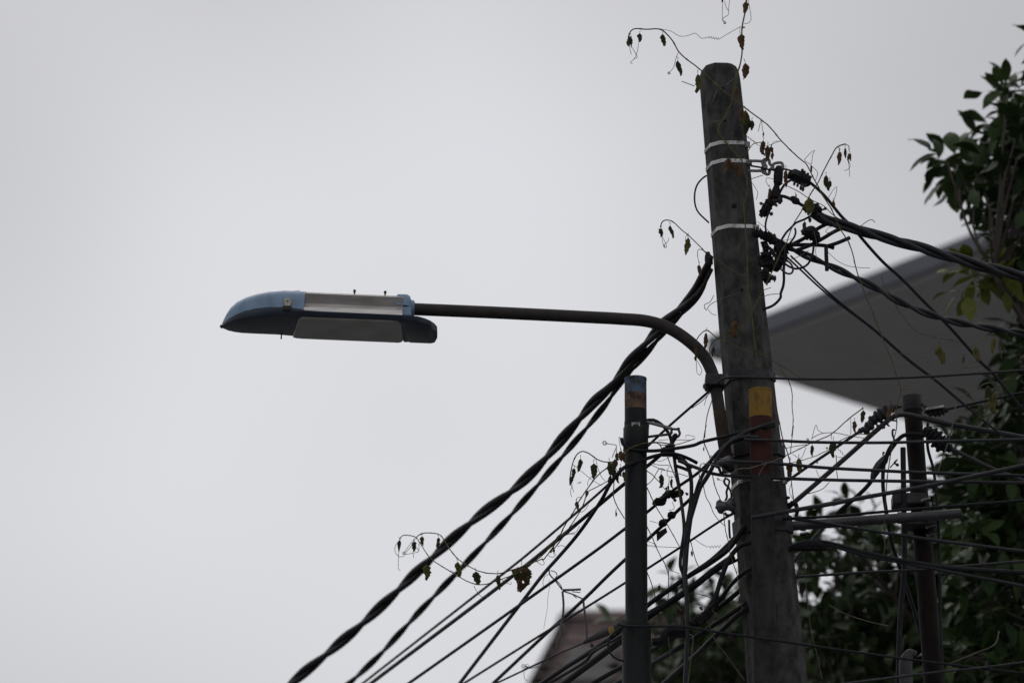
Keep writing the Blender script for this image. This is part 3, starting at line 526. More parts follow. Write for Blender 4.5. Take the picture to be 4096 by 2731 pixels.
for i in range(4): cable(f'{("first", "second", "third", "fourth")[i]} short wire crossing the gap between the dark cable lumps, counted from the top', 3.2, (18.89,), path('C4', [(350 + 30 * i, 520 + 60 * i), (450 + 25 * i, 600 + 60 * i), (560 + 20 * i, 690 + 70 * i)]), name='wire_end', group='short wires in the tangle')
clamp('wedge_clamp', 'black wedge clamp on the left edge of the concrete pole', 'clamp', path('C1', [(1480, 930), (1470, 1010), (1490, 1110), (1520, 1200)]), [7, 12, 17, 12], (18.97,), bolts=[(2830, 1035, -10, 6, 4)])
# steel pole bracket
sb = thing('bracket', 'dark steel bracket with an open ring on the right of the steel pole', 'bracket', at(2590, 1720, 18.9))
bars('side_plate', [(path('C3', [(585, 150), (575, 300), (570, 460)]), 6)], M_dsteel, sb, (18.9,))
bars('upper_bar', [(path('C3', [(560, 145), (650, 165), (880, 225), (1000, 260), (1090, 285)]), 7)], M_alu, sb, (18.9,))
bars('lower_bar', [(path('C3', [(555, 460), (750, 430), (1000, 400), (1085, 375)]), 5.5)], M_dsteel, sb, (18.9,))
bars('ring', [(path('C3', [(1085, 380), (1075, 330), (1110, 290), (1180, 295), (1230, 275), (1225, 310), (1250, 370), (1230, 430), (1190, 460)]), 5)], M_dsteel, sb, (18.9,))
clamp('knob_insulator', 'round black knob held in the ring of the steel pole bracket', 'insulator', path('C3', [(1165, 385), (1155, 430), (1130, 500), (1110, 590)]), [6, 13, 9, 4], (18.9,), seg=12, flat=1)
clamp('wedge_clamp', 'black wedge clamp right of the steel pole where three cables meet', 'clamp', path('C3', [(870, 790), (960, 740), (1040, 690), (1090, 620)]), [14, 20, 19, 12], (18.93,), rough=.15, lugs=4, bolts=[(2693, 1785, 8, -6, 3)])
b2 = thing('bracket', 'lower steel bracket between the hanging cables below the steel pole bracket', 'bracket', at(2715, 1850, 18.95))
bars('upper_bar', [(path('C3', [(1170, 870), (1290, 950), (1400, 1030), (1520, 1090)]), 8)], M_dsteel, b2, (18.95,))
bars('lower_bar', [(path('C3', [(1180, 1060), (1300, 1100), (1400, 1140), (1480, 1180)]), 7)], M_dsteel, b2, (18.95,))
clamp('dead_end_clamp', 'long black clamp on the cable above the two round clamps', 'clamp', path('Z6', [(555, 830), (600, 800), (640, 800), (680, 740), (720, 720), (790, 720), (850, 700), (870, 690)]), [8, 17, 19, 12, 18, 16, 15, 8], (19.0,), rough=.08, lugs=3, bolts=[(2668, 1960, -4, -12, 3), (2690, 1990, 14, 14, 4), (2742, 1970, 10, 8, 4)])
clamp('round_clamp', 'upper round clamp on the cable with the dark red tag', 'clamp', path('Z6', [(715, 965), (735, 945), (760, 935), (790, 915)]), [6, 16, 17, 6], (18.99,), seg=12, flat=1)
clamp('round_clamp', 'lower round clamp right above the dark red tag', 'clamp', path('Z6', [(620, 1050), (645, 1030), (670, 1015), (700, 990)]), [6, 16, 17, 8], (18.99,), seg=12, flat=1)
tg = tag(obj('cable_tag', loft([np.array([at(*p, 18.985) for p in path('Z6', [(590, 1125), (690, 1068), (705, 1118), (595, 1216)])]), np.array([at(*p, 18.99) for p in path('Z6', [(590, 1125), (690, 1068), (705, 1118), (595, 1216)])])]), M_tagm, smooth=False), 'dark red square tag hanging from the cable right of the steel pole', 'tag')
clamp('splice_sleeve', 'fat black splice sleeve on the curved cable between the poles', 'sleeve', path('B4', [(860, 770), (830, 830), (790, 890), (740, 950), (690, 985), (640, 1015), (600, 1035)]), [11, 16, 18, 20, 22, 18, 11], (18.9,), rough=.14, lugs=6, bolts=[(2810, 2440, -10, -14, 4), (2825, 2440, 30, -30, 2.5)])
clamp('splice_box', 'black box like splice under the thin wire between the poles', 'splice box', path('B4', [(250, 1190), (330, 1180), (390, 1110), (450, 1090), (600, 1100), (620, 1100)]), [16, 18, 16, 30, 28, 12], (18.97,), seg=6, flat=.8)
def spool(label, c, dx, r, Y):
    t = thing('porcelain_insulator', label, 'insulator', at(*c, Y)); a = at(*c, Y)
    ss = np.array([-1, -.92, -.7, -.62, -.3, 0, .3, .62, .7, .92, 1]); rr = np.array([.5, .92, 1, .95, .72, .66, .72, .95, 1, .92, .5]) * r * .001
    d = unit(np.array([1, -.5, 0.05])); P = a + d * (ss * dx * .001)[:, None]
    obj('spool', tube(P, rr, 20), M_porc, t)
    obj('pin', tube(np.array([a - d * dx * .0013, a + d * dx * .0013]), .006, 8), M_dsteel, t)
    return t
s1 = spool('upper grey porcelain spool insulator on the left of the concrete pole', (2893, 1846), 36, 22, 18.80)
s2 = spool('lower grey porcelain spool insulator hanging by a shackle left of the pole', (2903, 2022), 33, 29, 18.86)
bars('shackle', [(path('C2', [(385, 720), (365, 770), (385, 810), (410, 830), (395, 900), (400, 960), (380, 1010)]), 4.5), (path('C2', [(395, 730), (430, 760), (420, 830), (450, 900), (455, 1000)]), 4)], M_dsteel, s2, (18.87,), 1)
bars('shackle', [(path('C2', [(370, 1160), (400, 1190), (460, 1180), (480, 1130)]), 6)], M_dsteel, s2, (18.87,), 1)
bars('shackle', [(path('C2', [(330, 270), (360, 255), (390, 280), (380, 340), (330, 420)]), 5), (path('C2', [(300, 600), (330, 660), (380, 640)]), 6)], M_dsteel, s1, (18.85,), 1)
# thin pole fittings
clamp('ridged_clamp', 'ridged grey dead end clamp left of the thin pole top', 'clamp', path('Z8', [(300, 620), (340, 600), (370, 600), (430, 520), (500, 470), (560, 420), (640, 395), (690, 395)]), [7, 15, 17, 21, 27, 24, 9, 5], (19.12,), M_rub2, ribs=9, seg=10, bolts=[(3505, 1700, 36, 10, 5)])
clamp('ridged_clamp', 'ridged grey dead end clamp with bright top right of the thin pole', 'clamp', path('Z8', [(860, 365), (900, 400), (930, 440), (1000, 440), (1060, 430), (1110, 410)]), [5, 8, 17, 19, 15, 7], (19.12,), M_rub2, ribs=8, seg=10)
obj('keeper', box(at(3738, 1634, 19.10), (.075, .03, .012), np.array(Matrix.Rotation(R(-10), 3, 'Y'))), M_strap, bpy.data.objects['ridged_clamp.001'], False, .003)
clamp('ridged_clamp', 'largest ridged dark clamp lower right of the thin pole top', 'clamp', path('Z8', [(880, 600), (930, 620), (980, 660), (1040, 730), (1100, 760), (1150, 780)]), [10, 22, 33, 32, 22, 9], (19.1,), ribs=8, seg=10)
clamp('flat_clamp', 'flat grey clamp on the lower slanting cable left of the thin pole', 'clamp', path('Z8', [(425, 1040), (450, 980), (490, 920), (530, 870), (560, 820)]), [10, 17, 19, 17, 8], (19.18,), M_rub2, seg=4, bolts=[(3575, 1850, 20, 12, 4), (3560, 1870, 30, -34, 2.5), (3530, 1820, 6, -14, 3)])
clamp('cable_hook', 'small grey hook beside the ridged clamp left of the thin pole', 'hook', path('Z8', [(640, 520), (580, 520), (560, 555), (580, 570)]), [3.5, 4, 4.5, 3], (19.1,), M_dsteel, flat=1)
clamp('cable_hook', 'small pale hook standing left of the thin pole over the level wire', 'hook', path('Z8', [(630, 605), (610, 600), (605, 640), (625, 700)]), [3, 4, 4.5, 4], (19.1,), M_dsteel, flat=1)
clamp('side_clamp', 'black clamp sticking out right of the concrete pole above the cross pipe', 'clamp', path('Z7', [(770, 1395), (810, 1385), (850, 1370), (870, 1440), (860, 1490)]), [10, 12, 9, 9, 6], (18.98,), bolts=[(3130, 1991, 30, -2, 4), (3157, 2015, 14, -10, 4)])
clamp('cable_sleeve', 'black taped sleeve at the start of the thick sagging cable', 'sleeve', path('B5', [(140, 480), (200, 470), (280, 465), (370, 470), (420, 490)]), [12, 20, 23, 20, 10], (18.93,), bolts=[(3200, 2136, 42, -1, 5)])
clamp('conduit_hood', 'pale grey curved conduit hood at the foot of the thin pole', 'conduit', path('B5', [(1140, 1335), (1090, 1330), (1055, 1380), (1050, 1470), (1058, 1600), (1070, 1700)]), [10, 20, 27, 28, 27, 27], (19.12,), mat('grey_conduit', (.06, .06, .062), .55, c2=(.03, .03, .03), scale=30, spec=.2), seg=14, flat=1)
clamp('tape_tie', 'yellow tape tie round the cables left of the steel pole base', 'tie', path('B3', [(1445, 830), (1455, 880), (1470, 940)]), [10, 13, 11], (18.86,), M_tie, flat=.5, seg=10)
cable('thin loop of cable hanging round the steel pole near the tape tie', 4.5, (18.86, 18.83, 18.82), path('B3', [(1900, 830), (1620, 830), (1500, 900), (1420, 990), (1410, 1080), (1440, 1180), (1520, 1250), (1610, 1280)]))
clamp('cable_bundle_end', 'flat grey bundle of cable ends strapped left of the steel pole base', 'cable end', path('B3', [(1080, 1050), (1150, 1010), (1300, 950), (1500, 860), (1640, 790)]), [5, 11, 14, 16, 14], (18.95, 18.90), M_rub2, flat=.6, seg=6, bolts=[(2365, 2572, 4, 14, 5)])
ds = thing('torn_strips', 'dry twig and torn strips dangling from the cables above the tiled roof', 'debris', at(2250, 2357, 19.9))
for nm, p, r in (('twig', [(640, 60), (650, 150), (720, 230), (810, 350)], 3), ('twig', [(730, 220), (790, 290), (815, 350)], 2), ('strip', [(815, 355), (900, 352), (1055, 345)], 5), ('strip', [(830, 370), (950, 410), (1080, 470)], 3), ('strip', [(950, 415), (1000, 460)], 2), ('strip', [(940, 375), (1050, 385)], 2),
                 ('hanging_strip', [(815, 370), (828, 550), (820, 680), (800, 800), (785, 950), (730, 1115)], 5), ('hanging_strip', [(1088, 500), (1098, 600), (1115, 720), (1132, 880), (1133, 975)], 5), ('thread', [(640, 220), (645, 300), (625, 450), (615, 600), (590, 740), (570, 860)], .8), ('twig', [(640, 150), (590, 170), (560, 250), (570, 300), (620, 290)], 1.2), ('twig', [(660, 100), (720, 120), (745, 160), (720, 200)], 2)):
    bars(nm, [(path('B3', p), r)], M_dry, ds, (19.9,), .7, 6)
# ------------------------------------------------------------------ climbing vines
def vine_leaf_geo(h, wr, seed, lobed=False):
    """wilted leaf hanging from its petiole: tip down, edges torn and curled in"""
    rg = np.random.default_rng(seed); n, c = 10, 5
    ss = np.linspace(-1, 1, c); V = []; curl = rg.uniform(.5, 1.3); bend = rg.uniform(-.35, .35); tw = rg.uniform(-.8, .8)
    for i in range(n + 1):
        t = i / n; w = wr * .5 * (math.sin(math.pi * min(1, t ** .75)) ** .7 + .05) * (1 - .25 * t)
        if lobed: w *= 1 + .45 * math.sin(t * 9 + rg.uniform(0, .6))
        for s_ in ss:
            j = 1 + (rg.uniform(-.28, .22) if abs(s_) > .9 else rg.uniform(-.06, .06))
            x = s_ * w * j; y = curl * wr * .55 * s_ * s_ * (1 if i % 2 else .85) - .06 * math.sin(t * 7)
            a = tw * t; x, y = x * math.cos(a) - y * math.sin(a), x * math.sin(a) + y * math.cos(a)
            V.append((x + bend * t * t * .5, y, -t * (1 + (rg.uniform(-.09, .09) if i == n else 0))))
    Fc = [(i * c + j, i * c + j + 1, (i + 1) * c + j + 1, (i + 1) * c + j) for i in range(n) for j in range(c - 1)]
    if lobed: Fc = [f for k, f in enumerate(Fc) if k % 17 not in (9,)]
    V = np.array(V) * h
    P = np.array([(0, 0, .02), (rg.uniform(-.05, .05), 0, .12), (rg.uniform(-.1, .1), 0, .24)]) * h
    return join((V, Fc), tube(P, .0012, 5))
VS = [100]
def vine(label, stems, leaves, tendrils=(), Y=18.86, group='climbing vines on the poles and cables', mst=None):
    Yt = Y if isinstance(Y, tuple) else (Y,)
    W0, _ = lift(stems[0][0], Yt, 14)
    t = thing('vine', label, 'vine', W0[-1], group)
    for st in stems:
        W, sc = lift(st[0], Yt if len(st) < 3 else st[2], 8)
        W = W + np.cumsum(RNG.normal(0, .0006, W.shape), axis=0) * np.sin(np.linspace(0, math.pi, len(W)))[:, None]
        r = sc * st[1] * np.linspace(1, .8, len(W)); r[::9] *= 1.3
        obj('stem', tube(W, r, 6), mst or M_stem, t)
    for lf_ in leaves:
        tg_, x, y, h, wr, m = lf_[:6]; yy = lf_[6] if len(lf_) > 6 else min(Yt) - .012
        ox, oy, s_ = FR[tg_]; X, Yp = ox + x / s_, oy + (y - h / 2) / s_; VS[0] += 1
        p = at(X, Yp, yy); g_ = vine_leaf_geo(h / s_ * .00105, wr, VS[0], wr > .75)
        obj('leaf', (g_[0] + p, g_[1]), m, t, True, origin=p)
    for td in tendrils:
        W, sc = lift(td[0], td[1] if len(td) > 1 else Yt, 5); obj('tendril', tube(W, sc * (td[2] if len(td) > 2 else 1.15), 5), M_tend, t)
    return t
def coil(tg_, x, y, r, turns=1.5, n=18):
    ox, oy, s_ = FR[tg_]
    return [(ox + (x + r * (1 - i / n * .7) * math.cos(i / n * turns * 6.28)) / s_, oy + (y + r * (1 - i / n * .7) * math.sin(i / n * turns * 6.28)) / s_) for i in range(n + 1)]
def spring(tg_, a, b, amp, n):
    ox, oy, s_ = FR[tg_]; a = np.array(a, float); b = np.array(b, float); d = b - a; nn = np.array([-d[1], d[0]]) / np.linalg.norm(d); o_ = []
    for i in range(n * 2 + 1):
        p = a + d * i / (n * 2) + nn * amp * (1 if i % 2 else -1); o_.append((ox + p[0] / s_, oy + p[1] / s_))
    return o_
pa = path
YF = 18.84      # just in front of the concrete pole
vine('long vine crossing the concrete pole top and trailing right over the thick twisted cable',
     [(pa('Z2', [(142, 340), (150, 305), (170, 275), (200, 260), (300, 265), (430, 265), (480, 300), (540, 370), (590, 460), (660, 530), (740, 590), (800, 640), (880, 720), (960, 790), (1060, 870), (1150, 940), (1240, 1010), (1330, 1075), (1430, 1170), (1510, 1265), (1600, 1350), (1710, 1440)],
           'Z3', [(1350, 240), (1460, 420), (1530, 550), (1650, 740), (1690, 850), (1780, 1010), (1830, 1110), (1900, 1390), (1940, 1490)], 'Z4', [(300, 1568)], 'Z8', [(610, 0), (640, 90), (680, 220), (640, 400), (645, 560), (600, 740), (560, 1000), (545, 1200), (530, 1480)]), 2.6)],
     [('Z2', 157, 370, 95, .5, M_vg), ('Z2', 170, 385, 85, .3, M_vg), ('Z2', 243, 340, 85, .55, M_vg), ('Z2', 448, 360, 115, .42, M_vg), ('Z2', 583, 610, 140, .36, M_vg), ('Z2', 765, 740, 160, .40, M_vy), ('Z3', 1425, 330, 90, .3, M_vb), ('Z3', 1655, 690, 75, .4, M_vb), ('Z2', 1352, 1205, 40, .4, M_vb), ('Z2', 1435, 1395, 60, .5, M_vb)],
     [(pa('Z2', [(440, 265), (520, 280), (600, 325), (680, 320), (740, 300), (800, 345), (860, 335)]),), (spring('Z2', (860, 335), (950, 350), 9, 4),), (pa('Z2', [(950, 355), (1060, 290), (1150, 240)]),),
      (pa('Z2', [(235, 370), (225, 450), (200, 520), (160, 565), (180, 570)]),), (pa('Z2', [(170, 420), (200, 470), (222, 515), (200, 528)]),), (pa('Z2', [(155, 420), (160, 460), (170, 490)]),),
      (pa('Z2', [(590, 470), (570, 520), (545, 610), (505, 655)]),), (coil('Z2', 505, 655, 14),), (pa('Z2', [(1330, 1080), (1305, 1180)]),), (pa('Z2', [(1335, 1080), (1345, 1160), (1352, 1190)]),), (pa('Z2', [(1505, 1270), (1450, 1270), (1425, 1310), (1440, 1370)]),), (pa('Z2', [(1500, 1265), (1410, 1300), (1360, 1310), (1300, 1300), (1270, 1270)]),), (spring('Z2', (1200, 1220), (1275, 1275), 7, 5),),
      (pa('Z3', [(1350, 235), (1420, 160), (1460, 135), (1440, 180), (1430, 270)]),), (pa('Z3', [(1350, 235), (1430, 300), (1490, 370), (1470, 450)]),), (pa('Z3', [(1600, 640), (1660, 540), (1690, 515), (1680, 600), (1660, 660)]),), (pa('C5', [(60, 0), (100, 110), (160, 200), (270, 400), (430, 580), (600, 640), (900, 700), (1000, 750), (1100, 680), (1240, 610)]), (18.9, 19.05), 2.0), (pa('C5', [(160, 820), (500, 815), (640, 750), (800, 665)]), (18.95,), 1.4), (pa('C5', [(0, 890), (100, 940), (190, 965), (290, 960)]), (18.9,), 1.6), (pa('C5', [(265, 1190), (400, 1175), (600, 1090), (800, 1020), (1040, 900)]), (18.95,), 1.6)],
     Y=(18.92, 18.80, 18.86, 18.95, 18.98))
vine('upright vine with brown leaves rising above the concrete pole top',
     [(pa('Z2', [(1225, -90), (1205, -20), (1190, 100), (1165, 230), (1160, 330), (1165, 470), (1150, 570), (1115, 700), (1090, 850), (1060, 950), (1000, 1060), (955, 1120), (960, 1190), (1010, 1240), (1090, 1330), (1160, 1410)],
           'Z3', [(710, 220), (740, 340), (765, 450), (760, 580), (735, 700), (740, 850), (755, 1000), (760, 1200), (755, 1400)], 'Z5', [(1540, 0), (1570, 150), (1590, 350), (1620, 600), (1660, 850)]), 3.0)],
     [('Z2', 1195, 70, 120, .45, M_vb), ('Z2', 1155, 375, 145, .45, M_vb), ('Z2', 1190, 640, 155, .42, M_vb), ('Z2', 985, 5, 40, .5, M_vg), ('Z2', 1110, 850, 150, .3, M_vb), ('Z2', 1155, 1050, 170, .26, M_vb), ('Z3', 560, 295, 190, .42, M_vb), ('Z3', 640, 335, 165, .5, M_vb), ('Z5', 1415, 430, 180, .55, M_vb)],
     [(pa('Z2', [(1215, 0), (1232, 90), (1240, 180), (1220, 208), (1180, 215)]),), (pa('Z2', [(990, 0), (985, 100), (990, 180), (1020, 205)]),), (pa('Z2', [(1050, 0), (1040, 90), (1040, 130), (985, 175), (1000, 210)]),), (pa('Z2', [(1005, 15), (1020, 70), (1040, 100)]),), (coil('Z2', 1005, 208, 10),), (coil('Z2', 1178, 246, 9),), (pa('Z2', [(1145, 240), (1140, 280), (1145, 310)]),), (pa('Z2', [(875, 1100), (960, 1080)]), (18.84,), 1.8), (pa('Z2', [(1090, 705), (1010, 770)]), (18.84,), 1.8), (pa('Z2', [(935, 810), (895, 920)]), (18.84,), 1.6), (pa('Z2', [(620, 730), (680, 753), (735, 774)]), (18.95,), 1.8)], Y=(18.95, 18.88, 18.84, 18.82, 18.82, 18.82))
vine('withered vine leaves hanging at the right edge of the concrete pole by the bracket',
     [(pa('Z2', [(1150, 940), (1175, 1000), (1190, 1060)]), 2.0), (pa('Z2', [(1160, 1410), (1220, 1350), (1270, 1290), (1330, 1275)]), 2)],
     [('Z2', 1190, 1060, 150, .55, M_vy), ('Z2', 1215, 1130, 150, .45, M_vg), ('Z2', 1250, 1120, 90, .5, M_vg), ('Z2', 1195, 1150, 110, .4, M_vg), ('Z2', 1350, 1325, 140, .38, M_vb), ('Z2', 1390, 1365, 130, .4, M_vb), ('Z2', 1420, 1345, 70, .5, M_vb), ('Z3', 970, 190, 120, .42, M_vb), ('Z3', 1158, 430, 190, .25, M_vb), ('Z3', 995, 590, 130, .28, M_vb)],
     [(pa('Z3', [(785, 450), (830, 510), (865, 580), (850, 650)]),), (pa('Z3', [(780, 440), (920, 395)]), (18.95,), 1.6), (pa('Z3', [(1030, 435), (960, 425), (950, 450), (985, 520)]),), (pa('Z3', [(1110, 480), (1280, 560), (1420, 650), (1560, 720), (1640, 800), (1760, 880)]), (18.9,), 1.8)], Y=18.9)
vine('sprig of vine reaching up to the right with drooping leaves above the serrated clamp',
     [(pa('Z3', [(1780, 70), (1740, 80), (1690, 105), (1640, 190), (1560, 340), (1500, 480), (1430, 590), (1330, 770), (1240, 930), (1180, 1100), (1130, 1180), (1060, 1330), (950, 1540)]), 2.6)],
     [('Z3', 1722, 215, 145, .36, M_vb), ('Z3', 1780, 165, 115, .26, M_vg), ('Z3', 1830, 205, 85, .4, M_vb), ('Z3', 1808, 225, 80, .25, M_vg), ('Z3', 1580, 450, 120, .5, M_vg), ('Z3', 1620, 500, 110, .5, M_vg), ('Z3', 1405, 715, 180, .62, M_vy), ('Z3', 1355, 920, 90, .45, M_vg), ('Z3', 1410, 860, 60, .6, M_vg)],
     [(pa('Z3', [(1780, 70), (1815, 90), (1820, 140)]), (18.84,), 1.8), (pa('Z3', [(1690, 105), (1720, 110), (1715, 145)]), (18.84,), 1.5), (pa('Z3', [(1815, 250), (1832, 300), (1800, 340), (1770, 345)]),), (pa('Z3', [(1815, 250), (1822, 340), (1826, 410)]),), (pa('Z3', [(1260, 570), (1265, 640)]),), (pa('Z3', [(1720, 910), (1600, 950), (1575, 985), (1600, 1000)]),), (spring('Z3', (1600, 998), (1660, 990), 6, 5),), (pa('Z3', [(1600, 1200), (1700, 1290), (1800, 1340), (1930, 1360), (2040, 1365)]),), (pa('Z3', [(1450, 980), (1480, 1100), (1470, 1200), (1490, 1280)]),), (pa('Z3', [(860, 880), (950, 950), (1050, 1040), (1130, 1075), (1220, 1060)]),), (pa('Z3', [(1160, 1290), (1280, 1250), (1400, 1180)]), (18.88,), 1.4), (pa('Z3', [(1940, 930), (2020, 870), (2065, 862), (2091, 890)]), (18.85,), 1.6)],
     Y=(18.84, 18.84, 18.82, 18.80))
vine('drooping vine tip with four leaves left of the concrete pole above the wedge clamp',
     [(pa('C1', [(488, 420), (495, 350), (530, 290), (600, 262), (690, 275), (800, 345), (920, 465), (1040, 560), (1200, 710), (1370, 880), (1470, 940)], 'Z3', [(500, 1320), (620, 1400), (730, 1460)]), 2.4), (pa('C1', [(1450, 980), (1370, 900), (1300, 878), (1255, 900), (1240, 960), (1260, 1080), (1285, 1160)]), 1.5)],
     [('C1', 475, 520, 190, .42, M_vg), ('C1', 520, 545, 150, .25, M_vg), ('C1', 680, 500, 270, .32, M_vg), ('C1', 1060, 810, 370, .34, M_vy), ('C1', 1285, 1310, 250, .34, M_vb)],
     [(pa('C1', [(510, 630), (525, 720), (540, 780)]),), (pa('C1', [(525, 620), (560, 690), (600, 770), (605, 830), (580, 850), (550, 820)]),), (pa('C1', [(655, 640), (640, 700), (580, 760), (540, 775)]),), (coil('C1', 560, 800, 22),), (pa('C1', [(1030, 570), (1000, 660), (1010, 750)]),)], Y=(18.9, 18.86, 18.82))
vine('vine tips and thin runners around the lamp arm bend',
     [(pa('Z5', [(1000, 600), (1010, 550), (1060, 480), (1110, 450), (1170, 490), (1230, 540), (1380, 600), (1500, 680), (1600, 725), (1700, 720), (1800, 790), (2000, 890), (2091, 940)]), 2.2), (pa('Z5', [(1150, 690), (1150, 620), (1180, 570), (1230, 530), (1340, 460), (1500, 400), (1560, 300), (1700, 30)]), 2.2), (pa('Z5', [(1880, 850), (1960, 950), (2015, 1100), (2020, 1250), (2035, 1400), (2020, 1560)], 'Z7', [(850, 680), (810, 930)]), 2.0)],
     [('Z5', 1108, 560, 190, .25, M_vb), ('Z5', 1190, 665, 110, .35, M_vg), ('Z5', 1005, 680, 120, .28, M_vb), ('Z5', 1000, 735, 60, .5, M_vg)],
     [(pa('Z5', [(1005, 750), (1020, 900), (1045, 915)]),), (pa('Z5', [(1015, 760), (1065, 870), (1045, 915)]),), (pa('Z5', [(1190, 80), (1150, 150), (1090, 185), (1110, 235), (1140, 190), (1210, 145), (1350, 90), (1450, 60)]), (18.85,), 1.5), (pa('Z5', [(1130, 230), (1170, 275), (1215, 290)]),), (pa('Z5', [(1150, 1090), (1110, 1160), (1090, 1230)]),), (pa('Z5', [(1170, 1180), (1130, 1300), (1110, 1400), (1095, 1568)]), (18.84,), 2), (pa('Z5', [(1160, 1090), (1060, 1190), (960, 1260)]), (18.86,), 1.8), (pa('Z5', [(1700, 30), (1790, 0)]), (18.86,), 1.5), (pa('Z5', [(1590, 160), (1750, 80), (1870, 65)]), (18.86,), 1.5)], Y=18.83)
# --- left: the long garland hanging over the service drops
vine('garland vine looping far left under the twisted cables with nine drooping leaves',
     [(pa('B2', [(1560, 205), (1400, 180), (1250, 190), (1100, 240), (980, 330), (870, 430), (760, 520), (650, 660), (560, 800), (480, 950), (400, 1060), (310, 1220), (180, 1390)], 'B1', [(1540, 410), (1350, 480), (1120, 540), (960, 520), (760, 410), (690, 330), (600, 200), (550, 185), (440, 187), (390, 215), (375, 235)]), 2.6, (18.82, 18.82, 18.9, 19.3, 19.7, 20.0)),
      (pa('B2', [(650, 700), (600, 850), (500, 1020), (400, 1170), (270, 1330)], 'B1', [(1700, 200), (1600, 330), (1500, 430), (1300, 560), (1080, 640), (940, 660), (800, 610), (680, 540), (510, 420), (420, 290), (370, 225), (250, 212), (228, 245)]), 2.4, (18.95, 19.3, 19.7, 20.0))],
     [('B1', 225, 300, 105, .36, M_vg, 20), ('B1', 360, 312, 105, .45, M_vg, 20), ('B1', 432, 262, 95, .42, M_vb, 20), ('B1', 585, 280, 115, .34, M_vg, 19.98), ('B1', 472, 545, 140, .62, M_vy, 19.9), ('B1', 760, 515, 140, .45, M_vy, 19.9), ('B1', 928, 600, 130, .6, M_vg, 19.85), ('B1', 1130, 640, 150, .32, M_vg, 19.8), ('B1', 1350, 600, 220, .8, M_vb, 19.7), ('B1', 1310, 590, 130, .7, M_vg, 19.7), ('B1', 1400, 570, 150, .6, M_vy, 19.7), ('B1', 1330, 670, 130, .4, M_vb, 19.69), ('B1', 1645, 345, 70, .3, M_vg, 19.4), ('B2', 540, 840, 100, .4, M_vb, 19.0), ('B2', 650, 715, 70, .5, M_vb, 18.95)],
     [(pa('B1', [(225, 250), (185, 310), (190, 370), (230, 405), (270, 395)]), (20,)), (pa('B1', [(218, 350), (215, 450), (218, 520), (235, 530)]), (20,)), (pa('B1', [(365, 235), (300, 320), (265, 370)]), (20,)), (pa('B1', [(370, 240), (330, 310), (270, 380)]), (20,)), (pa('B1', [(275, 385), (350, 370), (400, 355), (385, 320)]), (20,)), (coil('B1', 268, 370, 18), (20,)), (pa('B1', [(405, 260), (405, 350)]), (20,)), (pa('B1', [(350, 370), (358, 415)]), (20,)), (pa('B1', [(680, 535), (710, 535), (740, 570)]), (19.9,)), (pa('B1', [(910, 670), (930, 710), (980, 770), (1050, 770)]), (19.85,)), (pa('B1', [(1140, 590), (1200, 640), (1255, 655), (1250, 635)]), (19.8,)), (pa('B1', [(1490, 450), (1540, 480), (1560, 465), (1540, 430)]), (19.5,)), (pa('B1', [(1590, 390), (1640, 410), (1665, 380)]), (19.4,)), (spring('B1', (1750, 190), (1840, 195), 9, 5), (19.3,)), (pa('B1', [(1760, 205), (1800, 190), (1850, 175), (1885, 120)]), (19.3,)), (pa('B1', [(1680, 310), (1720, 300), (1755, 315)]), (19.4,)), (pa('B2', [(565, 910), (610, 900), (665, 830)]), (19.0,)), (pa('B2', [(530, 790), (550, 755), (590, 750)]), (19,)), (pa('B1', [(1400, 490), (1420, 530), (1440, 545)]), (19.7,))], Y=(19.9,))
vine('arched vine with hanging leaves left of the steel pole bracket',
     [(pa('B2', [(470, 560), (480, 480), (500, 400), (520, 340), (550, 290), (600, 262), (660, 280), (740, 340), (800, 365), (860, 375), (960, 360), (1060, 270), (1150, 200), (1270, 185)]), 2.6)],
     [('B2', 580, 415, 140, .36, M_vg), ('B2', 720, 475, 165, .45, M_vg), ('B2', 512, 500, 110, .4, M_vg), ('B2', 490, 575, 95, .5, M_vg), ('B2', 885, 450, 150, .36, M_vg), ('B2', 940, 430, 160, .4, M_vb), ('B2', 925, 510, 130, .45, M_vg), ('B2', 965, 540, 120, .35, M_vg), ('B2', 1000, 320, 110, .45, M_vb), ('B2', 1030, 340, 110, .4, M_vb), ('B2', 960, 330, 90, .4, M_vb), ('B2', 1000, 480, 100, .4, M_vg), ('B2', 1030, 530, 100, .4, M_vy), ('B2', 895, 560, 80, .5, M_vg), ('B2', 955, 930, 50, .4, M_vb)],
     [(coil('B2', 833, 183, 27, 2.2),), (pa('B2', [(845, 190), (900, 200), (955, 212), (930, 290), (910, 340)]), (18.86,), 1.6), (pa('B2', [(955, 212), (958, 300)]),), (pa('B2', [(1030, 330), (990, 200), (985, 120), (1020, 180)]),), (pa('B2', [(495, 620), (475, 700), (490, 750)]),), (pa('B2', [(485, 620), (510, 700)]),), (pa('B2', [(740, 345), (760, 440), (800, 540), (840, 585)]),), (pa('B2', [(500, 410), (600, 490), (700, 570), (800, 630)]),), (pa('B2', [(695, 535), (660, 580), (655, 630)]),), (pa('B2', [(545, 605), (580, 605), (585, 590), (560, 595)]),), (pa('B2', [(920, 420), (930, 600), (925, 740), (960, 840), (1040, 975)]), (18.86,), 2.2), (pa('B2', [(960, 870), (945, 900), (955, 930)]),), (pa('B2', [(640, 700), (780, 630), (890, 570)]), (18.9,), 2)], Y=18.86)
